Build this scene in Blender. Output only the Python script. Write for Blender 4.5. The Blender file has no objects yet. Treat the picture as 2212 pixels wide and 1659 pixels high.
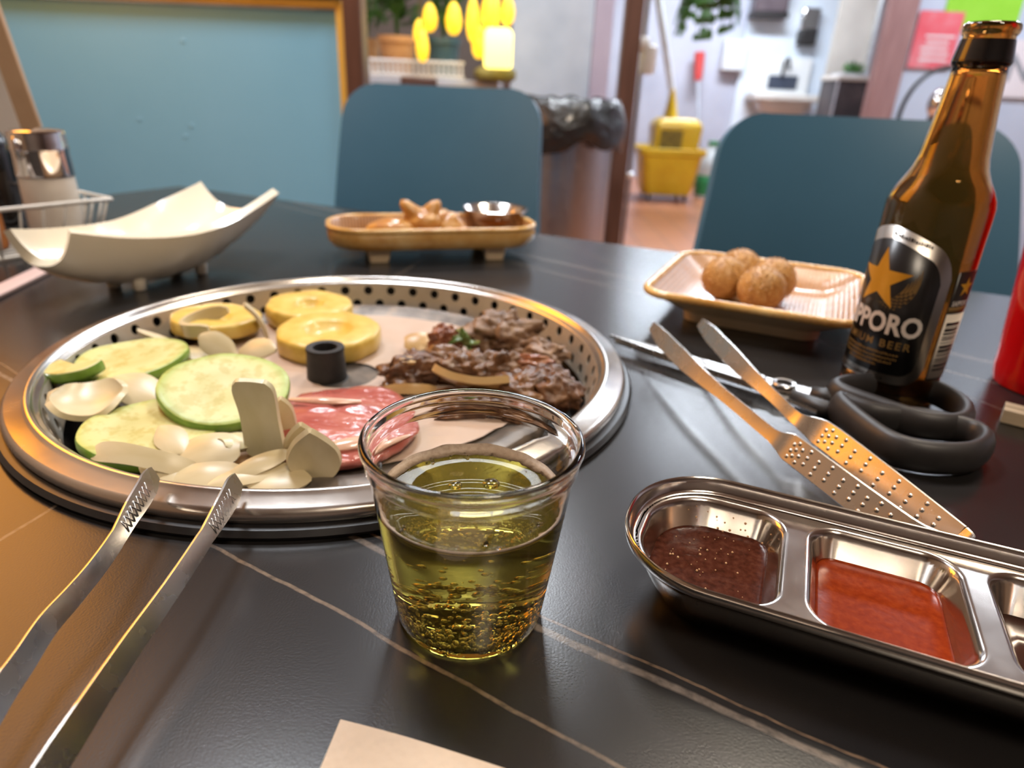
import bpy, math, random
from mathutils import Vector, Matrix, Euler, noise

# ------------------------------------------------------------------ camera, world, lights, exposure
scene = bpy.context.scene
col = scene.collection
PI = math.pi
R = math.radians
Z0 = 0.72            # height of the table top above the floor; positions below are measured from the table top

cam_d = bpy.data.cameras.new('camera')
cam = bpy.data.objects.new('camera', cam_d)
col.objects.link(cam)
scene.camera = cam
cam_d.sensor_width = 36.0
cam_d.lens = 1420.0 / 2212.0 * 36.0
cam_d.clip_start = 0.01
th, ro = R(24.0), R(2.5)
fw = Vector((0, math.cos(th), -math.sin(th)))
u0 = Vector((0, math.sin(th), math.cos(th)))
r0 = Vector((1, 0, 0))
rt = r0 * math.cos(ro) + u0 * math.sin(ro)
up = u0 * math.cos(ro) - r0 * math.sin(ro)
m = Matrix((rt, up, -fw)).transposed().to_4x4()
m.translation = Vector((0, 0, Z0 + 0.169))
cam.matrix_world = m
cam_d.dof.use_dof = True
cam_d.dof.focus_distance = 0.235
cam_d.dof.aperture_fstop = 8.8

w = bpy.data.worlds.new('world')
scene.world = w
w.use_nodes = True
w.node_tree.nodes['Background'].inputs[0].default_value = (0.9, 0.93, 1.0, 1)
w.node_tree.nodes['Background'].inputs[1].default_value = 0.15

scene.view_settings.view_transform = 'Standard'
scene.view_settings.look = 'None'
scene.view_settings.gamma = 1.0
scene.view_settings.use_curve_mapping = False
scene.view_settings.exposure = 0.0

cy_ = scene.cycles
cy_.max_bounces = 8; cy_.diffuse_bounces = 2; cy_.glossy_bounces = 4; cy_.transmission_bounces = 8; cy_.transparent_max_bounces = 6; cy_.use_light_tree = False
CEIL = 1.95          # ceiling height above the table top
def area(name, loc, size, energy, color, rot=(0, 0, 0), sy=None):
    d = bpy.data.lights.new(name, 'AREA')
    d.energy = energy; d.color = color; d.size = size
    if sy: d.shape = 'RECTANGLE'; d.size_y = sy
    o = bpy.data.objects.new(name, d); col.objects.link(o)
    o.location = (loc[0], loc[1], loc[2] + Z0); o.rotation_euler = rot
    return o
CEILING_AND_FILL_LAMPS = [   # x, y, size x, size y, energy, colour
    (-0.60, 0.98, 0.45, 0.45, 31, (0.88, 0.93, 1.0)),
    (0.75, 1.05, 0.45, 0.45, 23, (1.0, 0.88, 0.72)),
    (0.55, -0.85, 0.45, 0.45, 26, (1.0, 0.84, 0.66)),  # unseen fill lamp behind the camera, added to brighten sides facing it
    (-0.05, 2.35, 0.50, 0.50, 36, (0.88, 0.94, 1.0)),  # unseen fill lamp, placed to brighten the pale door front
    (1.60, 4.20, 1.20, 0.30, 60, (0.82, 0.90, 1.0)),
    (1.90, 6.80, 1.60, 0.40, 125, (0.80, 0.89, 1.0)),
    (2.70, 3.10, 1.20, 0.40, 55, (0.82, 0.90, 1.0)),  # unseen fill lamp, set here to brighten the pale blue wall
]
for (x, y, sx, sy, e, c) in CEILING_AND_FILL_LAMPS:
    area('ceiling_or_fill_light', (x, y, CEIL - 0.062), sx * 0.92, e, c, sy=sy * 0.92)

# ------------------------------------------------------------------ helpers
def lerp(a, b, t): return a + (b - a) * t
def nz(p, s=1.0, o=0.0): return noise.noise(Vector((p[0] * s + o, p[1] * s - o * 0.7, p[2] * s + o * 1.3)))

class B:
    def __init__(self): self.v = []; self.f = []
    def add(self, vs, fs):
        n = len(self.v); self.v += [tuple(p) for p in vs]; self.f += [tuple(i + n for i in q) for q in fs]; return self
    def lathe(self, prof, seg=64, c=(0, 0), a0=0, a1=2 * PI):
        full = abs(a1 - a0 - 2 * PI) < 1e-6
        n = seg if full else seg + 1
        vs = []; fs = []; idx = []
        for (r, z) in prof:
            if r < 1e-6: idx.append([len(vs)] * n); vs.append((c[0], c[1], z))
            else:
                idx.append(list(range(len(vs), len(vs) + n)))
                for k in range(n):
                    a = a0 + (a1 - a0) * k / seg; vs.append((c[0] + r * math.cos(a), c[1] + r * math.sin(a), z))
        for i in range(len(prof) - 1):
            for k in range(seg):
                k2 = (k + 1) % n
                q = [idx[i][k], idx[i][k2], idx[i + 1][k2], idx[i + 1][k]]
                q2 = []
                for t in q:
                    if t not in q2: q2.append(t)
                if len(q2) > 2: fs.append(q2)
        return self.add(vs, fs)
    def box(self, c, s, rz=0.0, M=None):
        vs = []
        for x in (-1, 1):
            for y in (-1, 1):
                for z in (-1, 1):
                    p = Vector((x * s[0] / 2, y * s[1] / 2, z * s[2] / 2))
                    if M is not None: p = M @ p
                    if rz: p = Matrix.Rotation(rz, 3, 'Z') @ p
                    vs.append((p.x + c[0], p.y + c[1], p.z + c[2]))
        return self.add(vs, [(0, 1, 3, 2), (4, 6, 7, 5), (0, 4, 5, 1), (2, 3, 7, 6), (0, 2, 6, 4), (1, 5, 7, 3)])
    def loft(self, rings, cap0=True, cap1=True, loop=False):
        n = len(rings[0]); vs = [p for r in rings for p in r]; fs = []
        L = len(rings)
        for i in range(L if loop else L - 1):
            j = (i + 1) % L
            for k in range(n):
                k2 = (k + 1) % n
                fs.append((i * n + k, i * n + k2, j * n + k2, j * n + k))
        if not loop:
            if cap0: fs.append(tuple(reversed(range(n))))
            if cap1: fs.append(tuple((L - 1) * n + k for k in range(n)))
        return self.add(vs, fs)
    def tube(self, path, rad, seg=10, closed=False, flat=1.0, upv=(0, 0, 1)):
        P = [Vector(p) for p in path]; n = len(P); rings = []
        for i in range(n):
            a = P[i - 1] if (i > 0 or closed) else P[i]
            b = P[(i + 1) % n] if (i < n - 1 or closed) else P[i]
            t = (b - a).normalized(); u = Vector(upv)
            s = t.cross(u)
            if s.length < 1e-4: s = t.cross(Vector((0, 1, 0.01)))
            s.normalize(); q = s.cross(t).normalized()
            r = rad[i] if isinstance(rad, (list, tuple)) else rad
            rings.append([P[i] + s * (r * math.cos(2 * PI * k / seg)) + q * (r * flat * math.sin(2 * PI * k / seg)) for k in range(seg)])
        return self.loft(rings, loop=closed)
    def strip(self, path, widths, thick, wdirs):
        # flat bar swept along path: width along wdir, small thickness across
        P = [Vector(p) for p in path]; n = len(P); rings = []
        for i in range(n):
            t = (P[min(i + 1, n - 1)] - P[max(i - 1, 0)]).normalized()
            wd = Vector(wdirs[i] if isinstance(wdirs, list) else wdirs)
            wd = (wd - t * wd.dot(t)).normalized(); nn = t.cross(wd).normalized()
            h = widths[i] / 2; k = thick / 2
            rings.append([P[i] + wd * (h * a) + nn * (k * b) for a, b in
                          ((-1, 0), (-.93, -1), (0, -1.15), (.93, -1), (1, 0), (.93, 1), (0, .85), (-.93, 1))])
        return self.loft(rings)
    def shell(self, fn, nu, nv, thk):
        P = [[Vector(fn(-1 + 2 * i / nu, -1 + 2 * j / nv)) for j in range(nv + 1)] for i in range(nu + 1)]
        top = []; bot = []
        for i in range(nu + 1):
            for j in range(nv + 1):
                a = P[min(i + 1, nu)][j] - P[max(i - 1, 0)][j]; b = P[i][min(j + 1, nv)] - P[i][max(j - 1, 0)]
                N = a.cross(b)
                N = N.normalized() if N.length > 1e-12 else Vector((0, 0, 1))
                top.append(P[i][j] + N * thk / 2); bot.append(P[i][j] - N * thk / 2)
        m_ = nv + 1; o = len(top); fs = []
        for i in range(nu):
            for j in range(nv):
                a, b, c, d = i * m_ + j, (i + 1) * m_ + j, (i + 1) * m_ + j + 1, i * m_ + j + 1
                fs.append((a, b, c, d)); fs.append((o + d, o + c, o + b, o + a))
        for i in range(nu):
            a, b = i * m_, (i + 1) * m_; fs.append((b, a, o + a, o + b))
            a, b = i * m_ + nv, (i + 1) * m_ + nv; fs.append((a, b, o + b, o + a))
        for j in range(nv):
            a, b = j, j + 1; fs.append((a, b, o + b, o + a))
            a, b = nu * m_ + j, nu * m_ + j + 1; fs.append((b, a, o + a, o + b))
        return self.add(top + bot, fs)
    def ball(self, c, s, nu=16, nv=10, fn=None):
        vs = []; fs = []
        vs.append(Vector((0, 0, 1)))
        for i in range(1, nv):
            a = PI * i / nv
            for k in range(nu):
                b = 2 * PI * k / nu; vs.append(Vector((math.sin(a) * math.cos(b), math.sin(a) * math.sin(b), math.cos(a))))
        vs.append(Vector((0, 0, -1)))
        for k in range(nu): fs.append((0, 1 + k, 1 + (k + 1) % nu))
        for i in range(nv - 2):
            for k in range(nu):
                a = 1 + i * nu + k; b = 1 + i * nu + (k + 1) % nu
                fs.append((a, a + nu, b + nu, b))
        e = len(vs) - 1; o = 1 + (nv - 2) * nu
        for k in range(nu): fs.append((e, o + (k + 1) % nu, o + k))
        out = []
        for p in vs:
            q = Vector((p.x * s[0], p.y * s[1], p.z * s[2]))
            if fn: q = fn(p, q)
            out.append((q.x + c[0], q.y + c[1], q.z + c[2]))
        return self.add(out, fs)
    def make(self, name, mat, parent=None, loc=None, rot=None, sharp=38, smooth=True):
        me = bpy.data.meshes.new(name)
        me.from_pydata(self.v, [], self.f); me.update()
        if smooth:
            me.polygons.foreach_set('use_smooth', [True] * len(me.polygons))
            if sharp: me.set_sharp_from_angle(angle=R(sharp))
        me.materials.append(mat)
        o = bpy.data.objects.new(name, me); col.objects.link(o)
        if parent: o.parent = parent
        if loc is not None: o.location = (loc[0], loc[1], loc[2] + (0 if parent else Z0))
        elif not parent: o.location = (0, 0, Z0)
        if rot is not None: o.rotation_euler = rot
        return o

def bev(o, wd=0.003, seg=2):
    b = o.modifiers.new('bevel', 'BEVEL'); b.width = wd; b.segments = seg; b.limit_method = 'ANGLE'; b.angle_limit = R(40)
    return o
def tag(o, label, cat, group=None, kind=None):
    o['label'] = label; o['category'] = cat
    if group: o['group'] = group
    if kind: o['kind'] = kind
    return o
def stuff(o): o['kind'] = 'stuff'; return o
def struct(o): o['kind'] = 'structure'; return o
def thing(name, label, cat, loc=(0, 0, 0), rotz=0.0, group=None, rot=None):
    o = bpy.data.objects.new(name, None); col.objects.link(o)
    o.empty_display_size = 0.02
    o.location = (loc[0], loc[1], loc[2] + Z0); o.rotation_euler = rot if rot else (0, 0, rotz)
    return tag(o, label, cat, group)
def rrect(hx, hy, r, z, n=8, cx=0, cy=0):
    r = min(r, hx * 0.9999, hy * 0.9999); pts = []
    for (sx, sy, a) in ((1, 1, 0), (-1, 1, PI / 2), (-1, -1, PI), (1, -1, 1.5 * PI)):
        for k in range(n + 1):
            t = a + PI / 2 * k / n
            pts.append((cx + sx * (hx - r) + r * math.cos(t), cy + sy * (hy - r) + r * math.sin(t), z))
    return pts
def catmull(P, n=6, closed=False):
    P = [Vector(p) for p in P]; out = []; L = len(P)
    rng = range(L if closed else L - 1)
    for i in rng:
        if closed: p0, p1, p2, p3 = P[i - 1], P[i], P[(i + 1) % L], P[(i + 2) % L]
        else: p0, p1, p2, p3 = P[max(i - 1, 0)], P[i], P[i + 1], P[min(i + 2, L - 1)]
        for k in range(n):
            t = k / n
            out.append(0.5 * ((2 * p1) + (p2 - p0) * t + (2 * p0 - 5 * p1 + 4 * p2 - p3) * t * t + (3 * p1 - p0 - 3 * p2 + p3) * t ** 3))
    if not closed: out.append(P[-1])
    return out

# ------------------------------------------------------------------ materials
def pmat(name, color, rough=0.5, metal=0.0, spec=None, trans=0.0, ior=None, coat=0.0, emit=None, estr=0.0, sss=0.0, sheen=0.0):
    M = bpy.data.materials.new(name); M.use_nodes = True
    b = M.node_tree.nodes['Principled BSDF']; I = b.inputs
    I['Base Color'].default_value = (*color, 1); I['Roughness'].default_value = rough; I['Metallic'].default_value = metal
    if spec is not None: I['Specular IOR Level'].default_value = spec
    if trans: I['Transmission Weight'].default_value = trans
    if ior: I['IOR'].default_value = ior
    if coat: I['Coat Weight'].default_value = coat; I['Coat Roughness'].default_value = 0.08
    if emit: I['Emission Color'].default_value = (*emit, 1); I['Emission Strength'].default_value = estr
    if sss and False: I['Subsurface Weight'].default_value = sss; I['Subsurface Radius'].default_value = (0.01, 0.006, 0.004); I['Subsurface Scale'].default_value = 0.4
    return M
def nd(M, t, **kw):
    n = M.node_tree.nodes.new(t)
    for k, v in kw.items(): setattr(n, k, v)
    return n
def lk(M, a, b): M.node_tree.links.new(a, b)
def bsdf(M): return M.node_tree.nodes['Principled BSDF']
def coords(M, scale=(1, 1, 1), out='Object', rot=(0, 0, 0)):
    t = nd(M, 'ShaderNodeTexCoord'); mp = nd(M, 'ShaderNodeMapping')
    mp.inputs['Scale'].default_value = scale; mp.inputs['Rotation'].default_value = rot
    lk(M, t.outputs[out], mp.inputs[0]); return mp.outputs[0]
def ramp(M, fac, stops):
    r = nd(M, 'ShaderNodeValToRGB'); e = r.color_ramp.elements
    while len(e) < len(stops): e.new(0.5)
    for k, (p, c) in enumerate(stops): e[k].position = p; e[k].color = (*c, 1)
    lk(M, fac, r.inputs[0]); return r.outputs[0]
def noise_tex(M, vec, scale, detail=3, rough=0.55, dist=0.0):
    n = nd(M, 'ShaderNodeTexNoise'); n.inputs['Scale'].default_value = scale; n.inputs['Detail'].default_value = detail
    n.inputs['Roughness'].default_value = rough; n.inputs['Distortion'].default_value = dist
    lk(M, vec, n.inputs['Vector']); return n.outputs['Fac']
def bump(M, h, strength=0.3, dist=0.002):
    b = nd(M, 'ShaderNodeBump'); b.inputs['Strength'].default_value = strength; b.inputs['Distance'].default_value = dist
    lk(M, h, b.inputs['Height']); lk(M, b.outputs[0], bsdf(M).inputs['Normal']); return b
def vary(M, stops, scale=20, detail=4, sc=(1, 1, 1), bstr=0.0, bdist=0.002, dist=0.0):
    """colour that drifts between stops with a noise, and optional relief from the same noise"""
    f = noise_tex(M, coords(M, sc), scale, detail, dist=dist)
    lk(M, ramp(M, f, stops), bsdf(M).inputs['Base Color'])
    if bstr: bump(M, f, bstr, bdist)
    return M
def nmat(name, stops, scale=20, rough=0.5, detail=4, sc=(1, 1, 1), bstr=0.0, bdist=0.002, dist=0.0, **kw):
    return vary(pmat(name, stops[0][1], rough, **kw), stops, scale, detail, sc, bstr, bdist, dist)

MT = {}
def steel(name, color=(0.62, 0.59, 0.55), rough=0.2, sc=(1, 1, 1), scale=60, var=0.12, bs=0.0):
    M = pmat(name, color, rough, 1.0)
    f = noise_tex(M, coords(M, sc), scale, 3)
    mr = nd(M, 'ShaderNodeMapRange'); mr.inputs['To Min'].default_value = max(0.03, rough - var); mr.inputs['To Max'].default_value = rough + var
    lk(M, f, mr.inputs['Value']); lk(M, mr.outputs[0], bsdf(M).inputs['Roughness'])
    if bs: bump(M, f, bs, 0.0005)
    return M
MT['steel'] = steel('brushed_steel', (0.66, 0.62, 0.57), 0.24, var=0.08)
MT['steel_tray'] = steel('tray_steel', (0.66, 0.62, 0.58), 0.17, var=0.06)
MT['steel_tong'] = steel('tong_steel', (0.56, 0.54, 0.51), 0.27, var=0.06)
MT['chrome'] = pmat('chrome', (0.78, 0.77, 0.76), 0.06, 1.0)
MT['black_rubber'] = nmat('black_rubber', [(0.3, (0.008, 0.008, 0.009)), (0.7, (0.018, 0.017, 0.017))], 60, 0.35)
MT['soot'] = nmat('soot_black', [(0.3, (0.006, 0.006, 0.006)), (0.7, (0.02, 0.017, 0.015))], 90, 0.6)
MT['iron'] = nmat('seasoned_iron', [(0.35, (0.11, 0.095, 0.085)), (0.55, (0.20, 0.17, 0.145)), (0.75, (0.32, 0.23, 0.16))], 60, 0.38, metal=0.5, bstr=0.1)
MT['glass_clear'] = pmat('clear_plastic', (0.985, 0.985, 0.975), 0.015, trans=1.0, ior=1.46)
MT['glass_bubble'] = pmat('bubble', (1.0, 0.88, 0.50), 0.0, trans=0.90, ior=0.75)
MT['white_ceramic'] = nmat('cream_ceramic', [(0.35, (0.84, 0.75, 0.58)), (0.7, (0.88, 0.80, 0.64))], 8, 0.14, coat=0.5)
# ------------------------------------------------------------------ the room
FL = -Z0
M = pmat('quarry_tile_floor', (0.5, 0.2, 0.1), 0.32)
bt = nd(M, 'ShaderNodeTexBrick'); bt.inputs['Color1'].default_value = (0.52, 0.21, 0.105, 1); bt.inputs['Color2'].default_value = (0.46, 0.175, 0.085, 1)
bt.inputs['Mortar'].default_value = (0.30, 0.14, 0.085, 1); bt.inputs['Scale'].default_value = 1.0; bt.offset = 0.0
bt.inputs['Brick Width'].default_value = 0.2; bt.inputs['Row Height'].default_value = 0.2; bt.inputs['Mortar Size'].default_value = 0.006
lk(M, coords(M), bt.inputs['Vector']); lk(M, bt.outputs['Color'], bsdf(M).inputs['Base Color'])
struct(B().box((1.6, 2.85, FL - 0.03), (6.2, 11.1, 0.06)).make('floor', M, sharp=30))
MT['ceil'] = nmat('ceiling_paint', [(0.3, (0.30, 0.28, 0.26)), (0.7, (0.36, 0.34, 0.31))], 3, 0.8)
ceil = struct(B().box((1.6, 2.85, CEIL + 0.03), (6.2, 11.1, 0.06)).make('ceiling', MT['ceil'], sharp=30))
MT['housing'] = nmat('lamp_housing_white', [(0.3, (0.7, 0.7, 0.7)), (0.7, (0.76, 0.76, 0.75))], 5, 0.5)
for (x, y, sx, sy, e, c) in CEILING_AND_FILL_LAMPS:  # housings are all unseen; those of the fill lamps are made up
    g = B().box((0, 0, 0.006), (sx, sy, 0.012))
    for s in (-1, 1):
        g.box((s * sx * 0.485, 0, -0.02), (sx * 0.03, sy, 0.05)); g.box((0, s * sy * 0.485, -0.02), (sx, sy * 0.03, 0.05))
    g.make('lamp_housing', MT['housing'], ceil, (x, y, CEIL - 0.012))
MT['wall_warm'] = nmat('warm_plaster', [(0.3, (0.33, 0.22, 0.14)), (0.7, (0.42, 0.29, 0.19))], 4, 0.7, bstr=0.1)
MT['wall_dim'] = nmat('dim_plaster', [(0.3, (0.17, 0.14, 0.12)), (0.7, (0.22, 0.18, 0.155))], 4, 0.7)
MT['wall_pale'] = nmat('pale_lilac_wall', [(0.3, (0.46, 0.47, 0.56)), (0.7, (0.56, 0.57, 0.66))], 2.5, 0.5)
MT['wall_sky'] = nmat('pale_blue_wall', [(0.3, (0.52, 0.60, 0.74)), (0.7, (0.60, 0.68, 0.82))], 2.5, 0.45)
MT['wall_bright'] = nmat('glazed_white_panel', [(0.3, (0.72, 0.80, 0.90)), (0.7, (0.82, 0.88, 0.95))], 3, 0.25)
struct(B().box((-1.36, 1.0, (CEIL + FL) / 2), (0.10, 7.4, CEIL - FL)).make('wall_left', MT['wall_warm'], sharp=30))
struct(B().box((4.65, 2.85, (CEIL + FL) / 2), (0.10, 11.1, CEIL - FL)).make('wall_right', MT['wall_pale'], sharp=30))
struct(B().box((1.6, -2.65, (CEIL + FL) / 2), (6.0, 0.10, CEIL - FL)).make('wall_back', MT['wall_dim'], sharp=30))
struct(B().box((1.6, 8.35, (CEIL + FL) / 2), (6.0, 0.10, CEIL - FL)).make('wall_far', MT['wall_pale'], sharp=30))
struct(B().box((-0.66, 4.65, (CEIL + FL) / 2), (1.3, 0.10, CEIL - FL)).make('wall_alcove', MT['wall_dim'], sharp=30))

# blue partition with yellow inner trim and dark wooden frame
MT['blue_panel'] = nmat('blue_satin_paint', [(0.3, (0.18, 0.46, 0.70)), (0.5, (0.195, 0.49, 0.74)), (0.75, (0.21, 0.51, 0.77))], 2.2, 0.32, spec=0.5)
MT['yellow_trim'] = nmat('yellow_trim_paint', [(0.3, (0.62, 0.40, 0.07)), (0.7, (0.70, 0.47, 0.10))], 14, 0.4)
MT['brown_wood'] = nmat('dark_brown_wood', [(0.3, (0.075, 0.035, 0.024)), (0.6, (0.11, 0.052, 0.036)), (0.8, (0.15, 0.072, 0.05))], 9, 0.42, sc=(6, 6, 0.6))
part = struct(B().box((-0.875, 1.725, -0.20), (0.878, 0.03, 1.04)).make('wall_partition', MT['blue_panel'], sharp=30))
bev(B().box((-0.4265, 1.705, -0.19), (0.021, 0.02, 1.06)).make('yellow_trim', MT['yellow_trim'], part, (0, 0, 0)), 0.004)
bev(B().box((-0.865, 1.705, 0.333), (0.877, 0.02, 0.021)).make('yellow_trim', MT['yellow_trim'], part, (0, 0, 0)), 0.004)
bev(B().box((-0.397, 1.715, 0.0), (0.042, 0.07, 1.44)).make('frame_post', MT['brown_wood'], part, (0, 0, 0)), 0.004)
bev(B().box((-0.865, 1.715, 0.385), (0.878, 0.07, 0.08)).make('frame_rail', MT['brown_wood'], part, (0, 0, 0)), 0.004)
for (x, z) in ((-0.80, 0.245), (-0.935, 0.07), (-0.81, 0.06), (-1.12, 0.31), (-0.83, 0.035)):
    B().lathe([(0, 0.0012), (0.004, 0.0010), (0.0055, 0)], 12).make('screw_cap', MT['blue_panel'], part, (x, 1.7098, z), (PI / 2, 0, 0))

# brown square post standing past the table
bev(struct(B().box((0.366, 2.62, (CEIL + FL) / 2), (0.062, 0.07, CEIL - FL - 0.002)).make('trim_1', MT['brown_wood'], sharp=30)), 0.004)
# pale blue-grey panel door behind the bin
MT['door_pale'] = nmat('pale_blue_door', [(0.3, (0.44, 0.52, 0.63)), (0.55, (0.52, 0.60, 0.71)), (0.75, (0.58, 0.65, 0.74))], 5, 0.4)
MT['lilac'] = nmat('lilac_frame', [(0.3, (0.42, 0.38, 0.50)), (0.7, (0.50, 0.46, 0.58))], 5, 0.45)
d1 = struct(B().box((0.115, 3.44, 0.22), (0.37, 0.04, 1.88)).make('door_1', MT['door_pale'], sharp=30))
bev(B().box((0.345, 3.43, 0.22), (0.085, 0.07, 1.88)).make('door_frame', MT['lilac'], d1, (0, 0, 0)), 0.004)
bev(B().box((-0.082, 3.43, 0.22), (0.02, 0.07, 1.88)).make('door_frame', MT['brown_wood'], d1, (0, 0, 0)), 0.004)
# kitchen end: bright glazed panel, beige door, pale blue partition
pan = struct(B().box(((2.9566, 8.2700, 0.7483)[0], 8.27, 0.30), (1.10, 0.05, 2.04)).make('wall_panel', MT['wall_bright'], sharp=30))
MT['beige'] = nmat('beige_door', [(0.3, (0.52, 0.47, 0.42)), (0.7, (0.60, 0.55, 0.49))], 4, 0.5)
d2 = struct(B().box(((3.3464, 7.6000, 0.8928)[0], 7.62, 0.30), (0.46, 0.04, 2.04)).make('door_2', MT['beige'], sharp=30))
MT['steel_post'] = steel('pale_steel_post', (0.75, 0.76, 0.78), 0.3)
B().tube([((3.4965, 7.5000, 0.7260)[0], 7.55, FL + 0.001), ((3.4965, 7.5000, 0.7260)[0], 7.55, 1.30)], 0.03, 12).make('door_frame', MT['steel_post'], d2, (0, 0, 0))
MT['rose_wood'] = nmat('rosy_brown_post', [(0.3, (0.30, 0.17, 0.17)), (0.55, (0.36, 0.21, 0.205)), (0.75, (0.42, 0.26, 0.25))], 9, 0.45, sc=(5, 5, 0.5))
x2 = (2.0781, 4.2000, 0.4152)[0]
bev(struct(B().box((x2, 4.23, (CEIL + FL) / 2), (0.155, 0.07, CEIL - FL - 0.002)).make('trim_2', MT['rose_wood'], sharp=30)), 0.004)
struct(B().box(((x2 + 0.077 + 4.6) / 2, 4.26, (CEIL + FL) / 2), (4.6 - x2 - 0.077, 0.05, CEIL - FL - 0.002)).make('wall_side', MT['wall_sky'], sharp=30))

# ------------------------------------------------------------------ unseen amber lamp, stands in for the source of the orange reflections
MT['amber'] = pmat('amber_glass_glow', (0.9, 0.4, 0.08), 0.4, emit=(1.0, 0.36, 0.025), estr=4.6)
wl = thing('stand_in_lamp', 'amber glass wall lamp glowing on the warm wall beside the table', 'lamp', (-1.31, 1.18, 0.93))
bev(B().box((0.012, 0, 0), (0.024, 0.86, 1.06)).make('back_plate', MT['brown_wood'], wl), 0.004)
B().lathe([(0.001, -0.48), (0.36, -0.48), (0.41, -0.40), (0.41, 0.40), (0.36, 0.48), (0.001, 0.48)], 24, a0=-PI / 2, a1=PI / 2).make('lamp_shade', MT['amber'], wl, (0.026, 0, 0)).scale = (0.42, 1, 1)

# ------------------------------------------------------------------ table
M = pmat('dark_stone_laminate', (0.02, 0.018, 0.017), 0.25, spec=0.5)
tc = nd(M, 'ShaderNodeTexCoord')
nA = nd(M, 'ShaderNodeTexNoise'); nA.inputs['Scale'].default_value = 9; nA.inputs['Detail'].default_value = 5
lk(M, tc.outputs['Object'], nA.inputs['Vector'])
sub = nd(M, 'ShaderNodeVectorMath', operation='SUBTRACT'); sub.inputs[1].default_value = (0.5, 0.5, 0.5); lk(M, nA.outputs['Color'], sub.inputs[0])
scl = nd(M, 'ShaderNodeVectorMath', operation='SCALE'); scl.inputs['Scale'].default_value = 0.016; lk(M, sub.outputs[0], scl.inputs[0])
ad = nd(M, 'ShaderNodeVectorMath', operation='ADD'); lk(M, tc.outputs['Object'], ad.inputs[0]); lk(M, scl.outputs[0], ad.inputs[1])
base = nd(M, 'ShaderNodeValToRGB'); e = base.color_ramp.elements
e[0].position = 0.3; e[0].color = (0.011, 0.0105, 0.011, 1); e[1].position = 0.75; e[1].color = (0.021, 0.019, 0.018, 1)
lk(M, nA.outputs['Fac'], base.inputs[0])
cur = base.outputs[0]
grain = nd(M, 'ShaderNodeTexNoise'); grain.inputs['Scale'].default_value = 260; grain.inputs['Detail'].default_value = 4; lk(M, tc.outputs['Object'], grain.inputs['Vector'])
VEINS = [  # two points on the vein, width, colour, strength
    ((-0.1233, 0.2147, 0.0000), (0.0209, 0.1307, 0.0000), 0.0011, (0.21, 0.155, 0.11), 0.8),
    ((-0.0497, 0.2109, 0.0000), (0.0821, 0.1351, 0.0000), 0.0019, (0.19, 0.15, 0.12), 0.85),
    ((-0.0448, 0.2142, 0.0000), (0.0882, 0.1369, 0.0000), 0.0008, (0.22, 0.14, 0.085), 0.7),
    ((-0.1986, 0.2079, -0.0000), (-0.1926, 0.2385, 0.0000), 0.0012, (0.20, 0.15, 0.11), 0.5),
    ((0.0161, 0.6834, 0.0000), (0.1302, 0.5870, 0.0000), 0.0025, (0.22, 0.19, 0.16), 0.45),
    ((0.2911, 0.3992, 0.0000), (0.3081, 0.3700, 0.0000), 0.0014, (0.24, 0.2, 0.18), 0.45),
    ((-0.3630, 1.0467, 0.0000), (-0.2705, 0.9707, 0.0000), 0.006, (0.22, 0.19, 0.17), 0.4),
]
for (p, q, wd, c, s) in VEINS:
    dx, dy = q[0] - p[0], q[1] - p[1]; L = math.hypot(dx, dy); nx, ny = -dy / L, dx / L
    off = nx * p[0] + ny * p[1]
    dt = nd(M, 'ShaderNodeVectorMath', operation='DOT_PRODUCT'); dt.inputs[1].default_value = (nx, ny, 0); lk(M, ad.outputs[0], dt.inputs[0])
    sb = nd(M, 'ShaderNodeMath', operation='SUBTRACT'); sb.inputs[1].default_value = off; lk(M, dt.outputs['Value'], sb.inputs[0])
    ab = nd(M, 'ShaderNodeMath', operation='ABSOLUTE'); lk(M, sb.outputs[0], ab.inputs[0])
    mr = nd(M, 'ShaderNodeMapRange'); mr.interpolation_type = 'SMOOTHSTEP'
    mr.inputs['From Min'].default_value = wd * 0.35; mr.inputs['From Max'].default_value = wd; mr.inputs['To Min'].default_value = s; mr.inputs['To Max'].default_value = 0
    lk(M, ab.outputs[0], mr.inputs['Value'])
    mu = nd(M, 'ShaderNodeMath', operation='MULTIPLY'); lk(M, mr.outputs[0], mu.inputs[0])
    g2 = nd(M, 'ShaderNodeMapRange'); g2.inputs['From Min'].default_value = 0.3; g2.inputs['From Max'].default_value = 0.6; g2.inputs['To Min'].default_value = 0.35; lk(M, grain.outputs['Fac'], g2.inputs['Value'])
    lk(M, g2.outputs[0], mu.inputs[1])
    mx = nd(M, 'ShaderNodeMix', data_type='RGBA'); lk(M, mu.outputs[0], mx.inputs['Factor']); lk(M, cur, mx.inputs['A']); mx.inputs['B'].default_value = (*c, 1)
    cur = mx.outputs['Result']
lk(M, cur, bsdf(M).inputs['Base Color'])
fine = nd(M, 'ShaderNodeTexNoise'); fine.inputs['Scale'].default_value = 1200; fine.inputs['Detail'].default_value = 2; lk(M, tc.outputs['Object'], fine.inputs['Vector'])
bump(M, fine.outputs['Fac'], 0.11, 0.0003)
MT['table'] = M
GX, GY, GR = -0.1105, 0.3985, 0.1818
CX, CY, YAW = -0.578, 1.143, R(-24.5)
ex = Vector((math.cos(YAW), math.sin(YAW))); ey = Vector((math.sin(YAW), -math.cos(YAW)))
TL, TD = 1.62, 1.28
corners = [Vector((CX, CY)), Vector((CX, CY)) + ey * TD, Vector((CX, CY)) + ey * TD + ex * TL, Vector((CX, CY)) + ex * TL]
tb = thing('dining_table', 'large dark stone-look table with brown veins and a round grill set in', 'table', (0, 0, 0))
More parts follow.
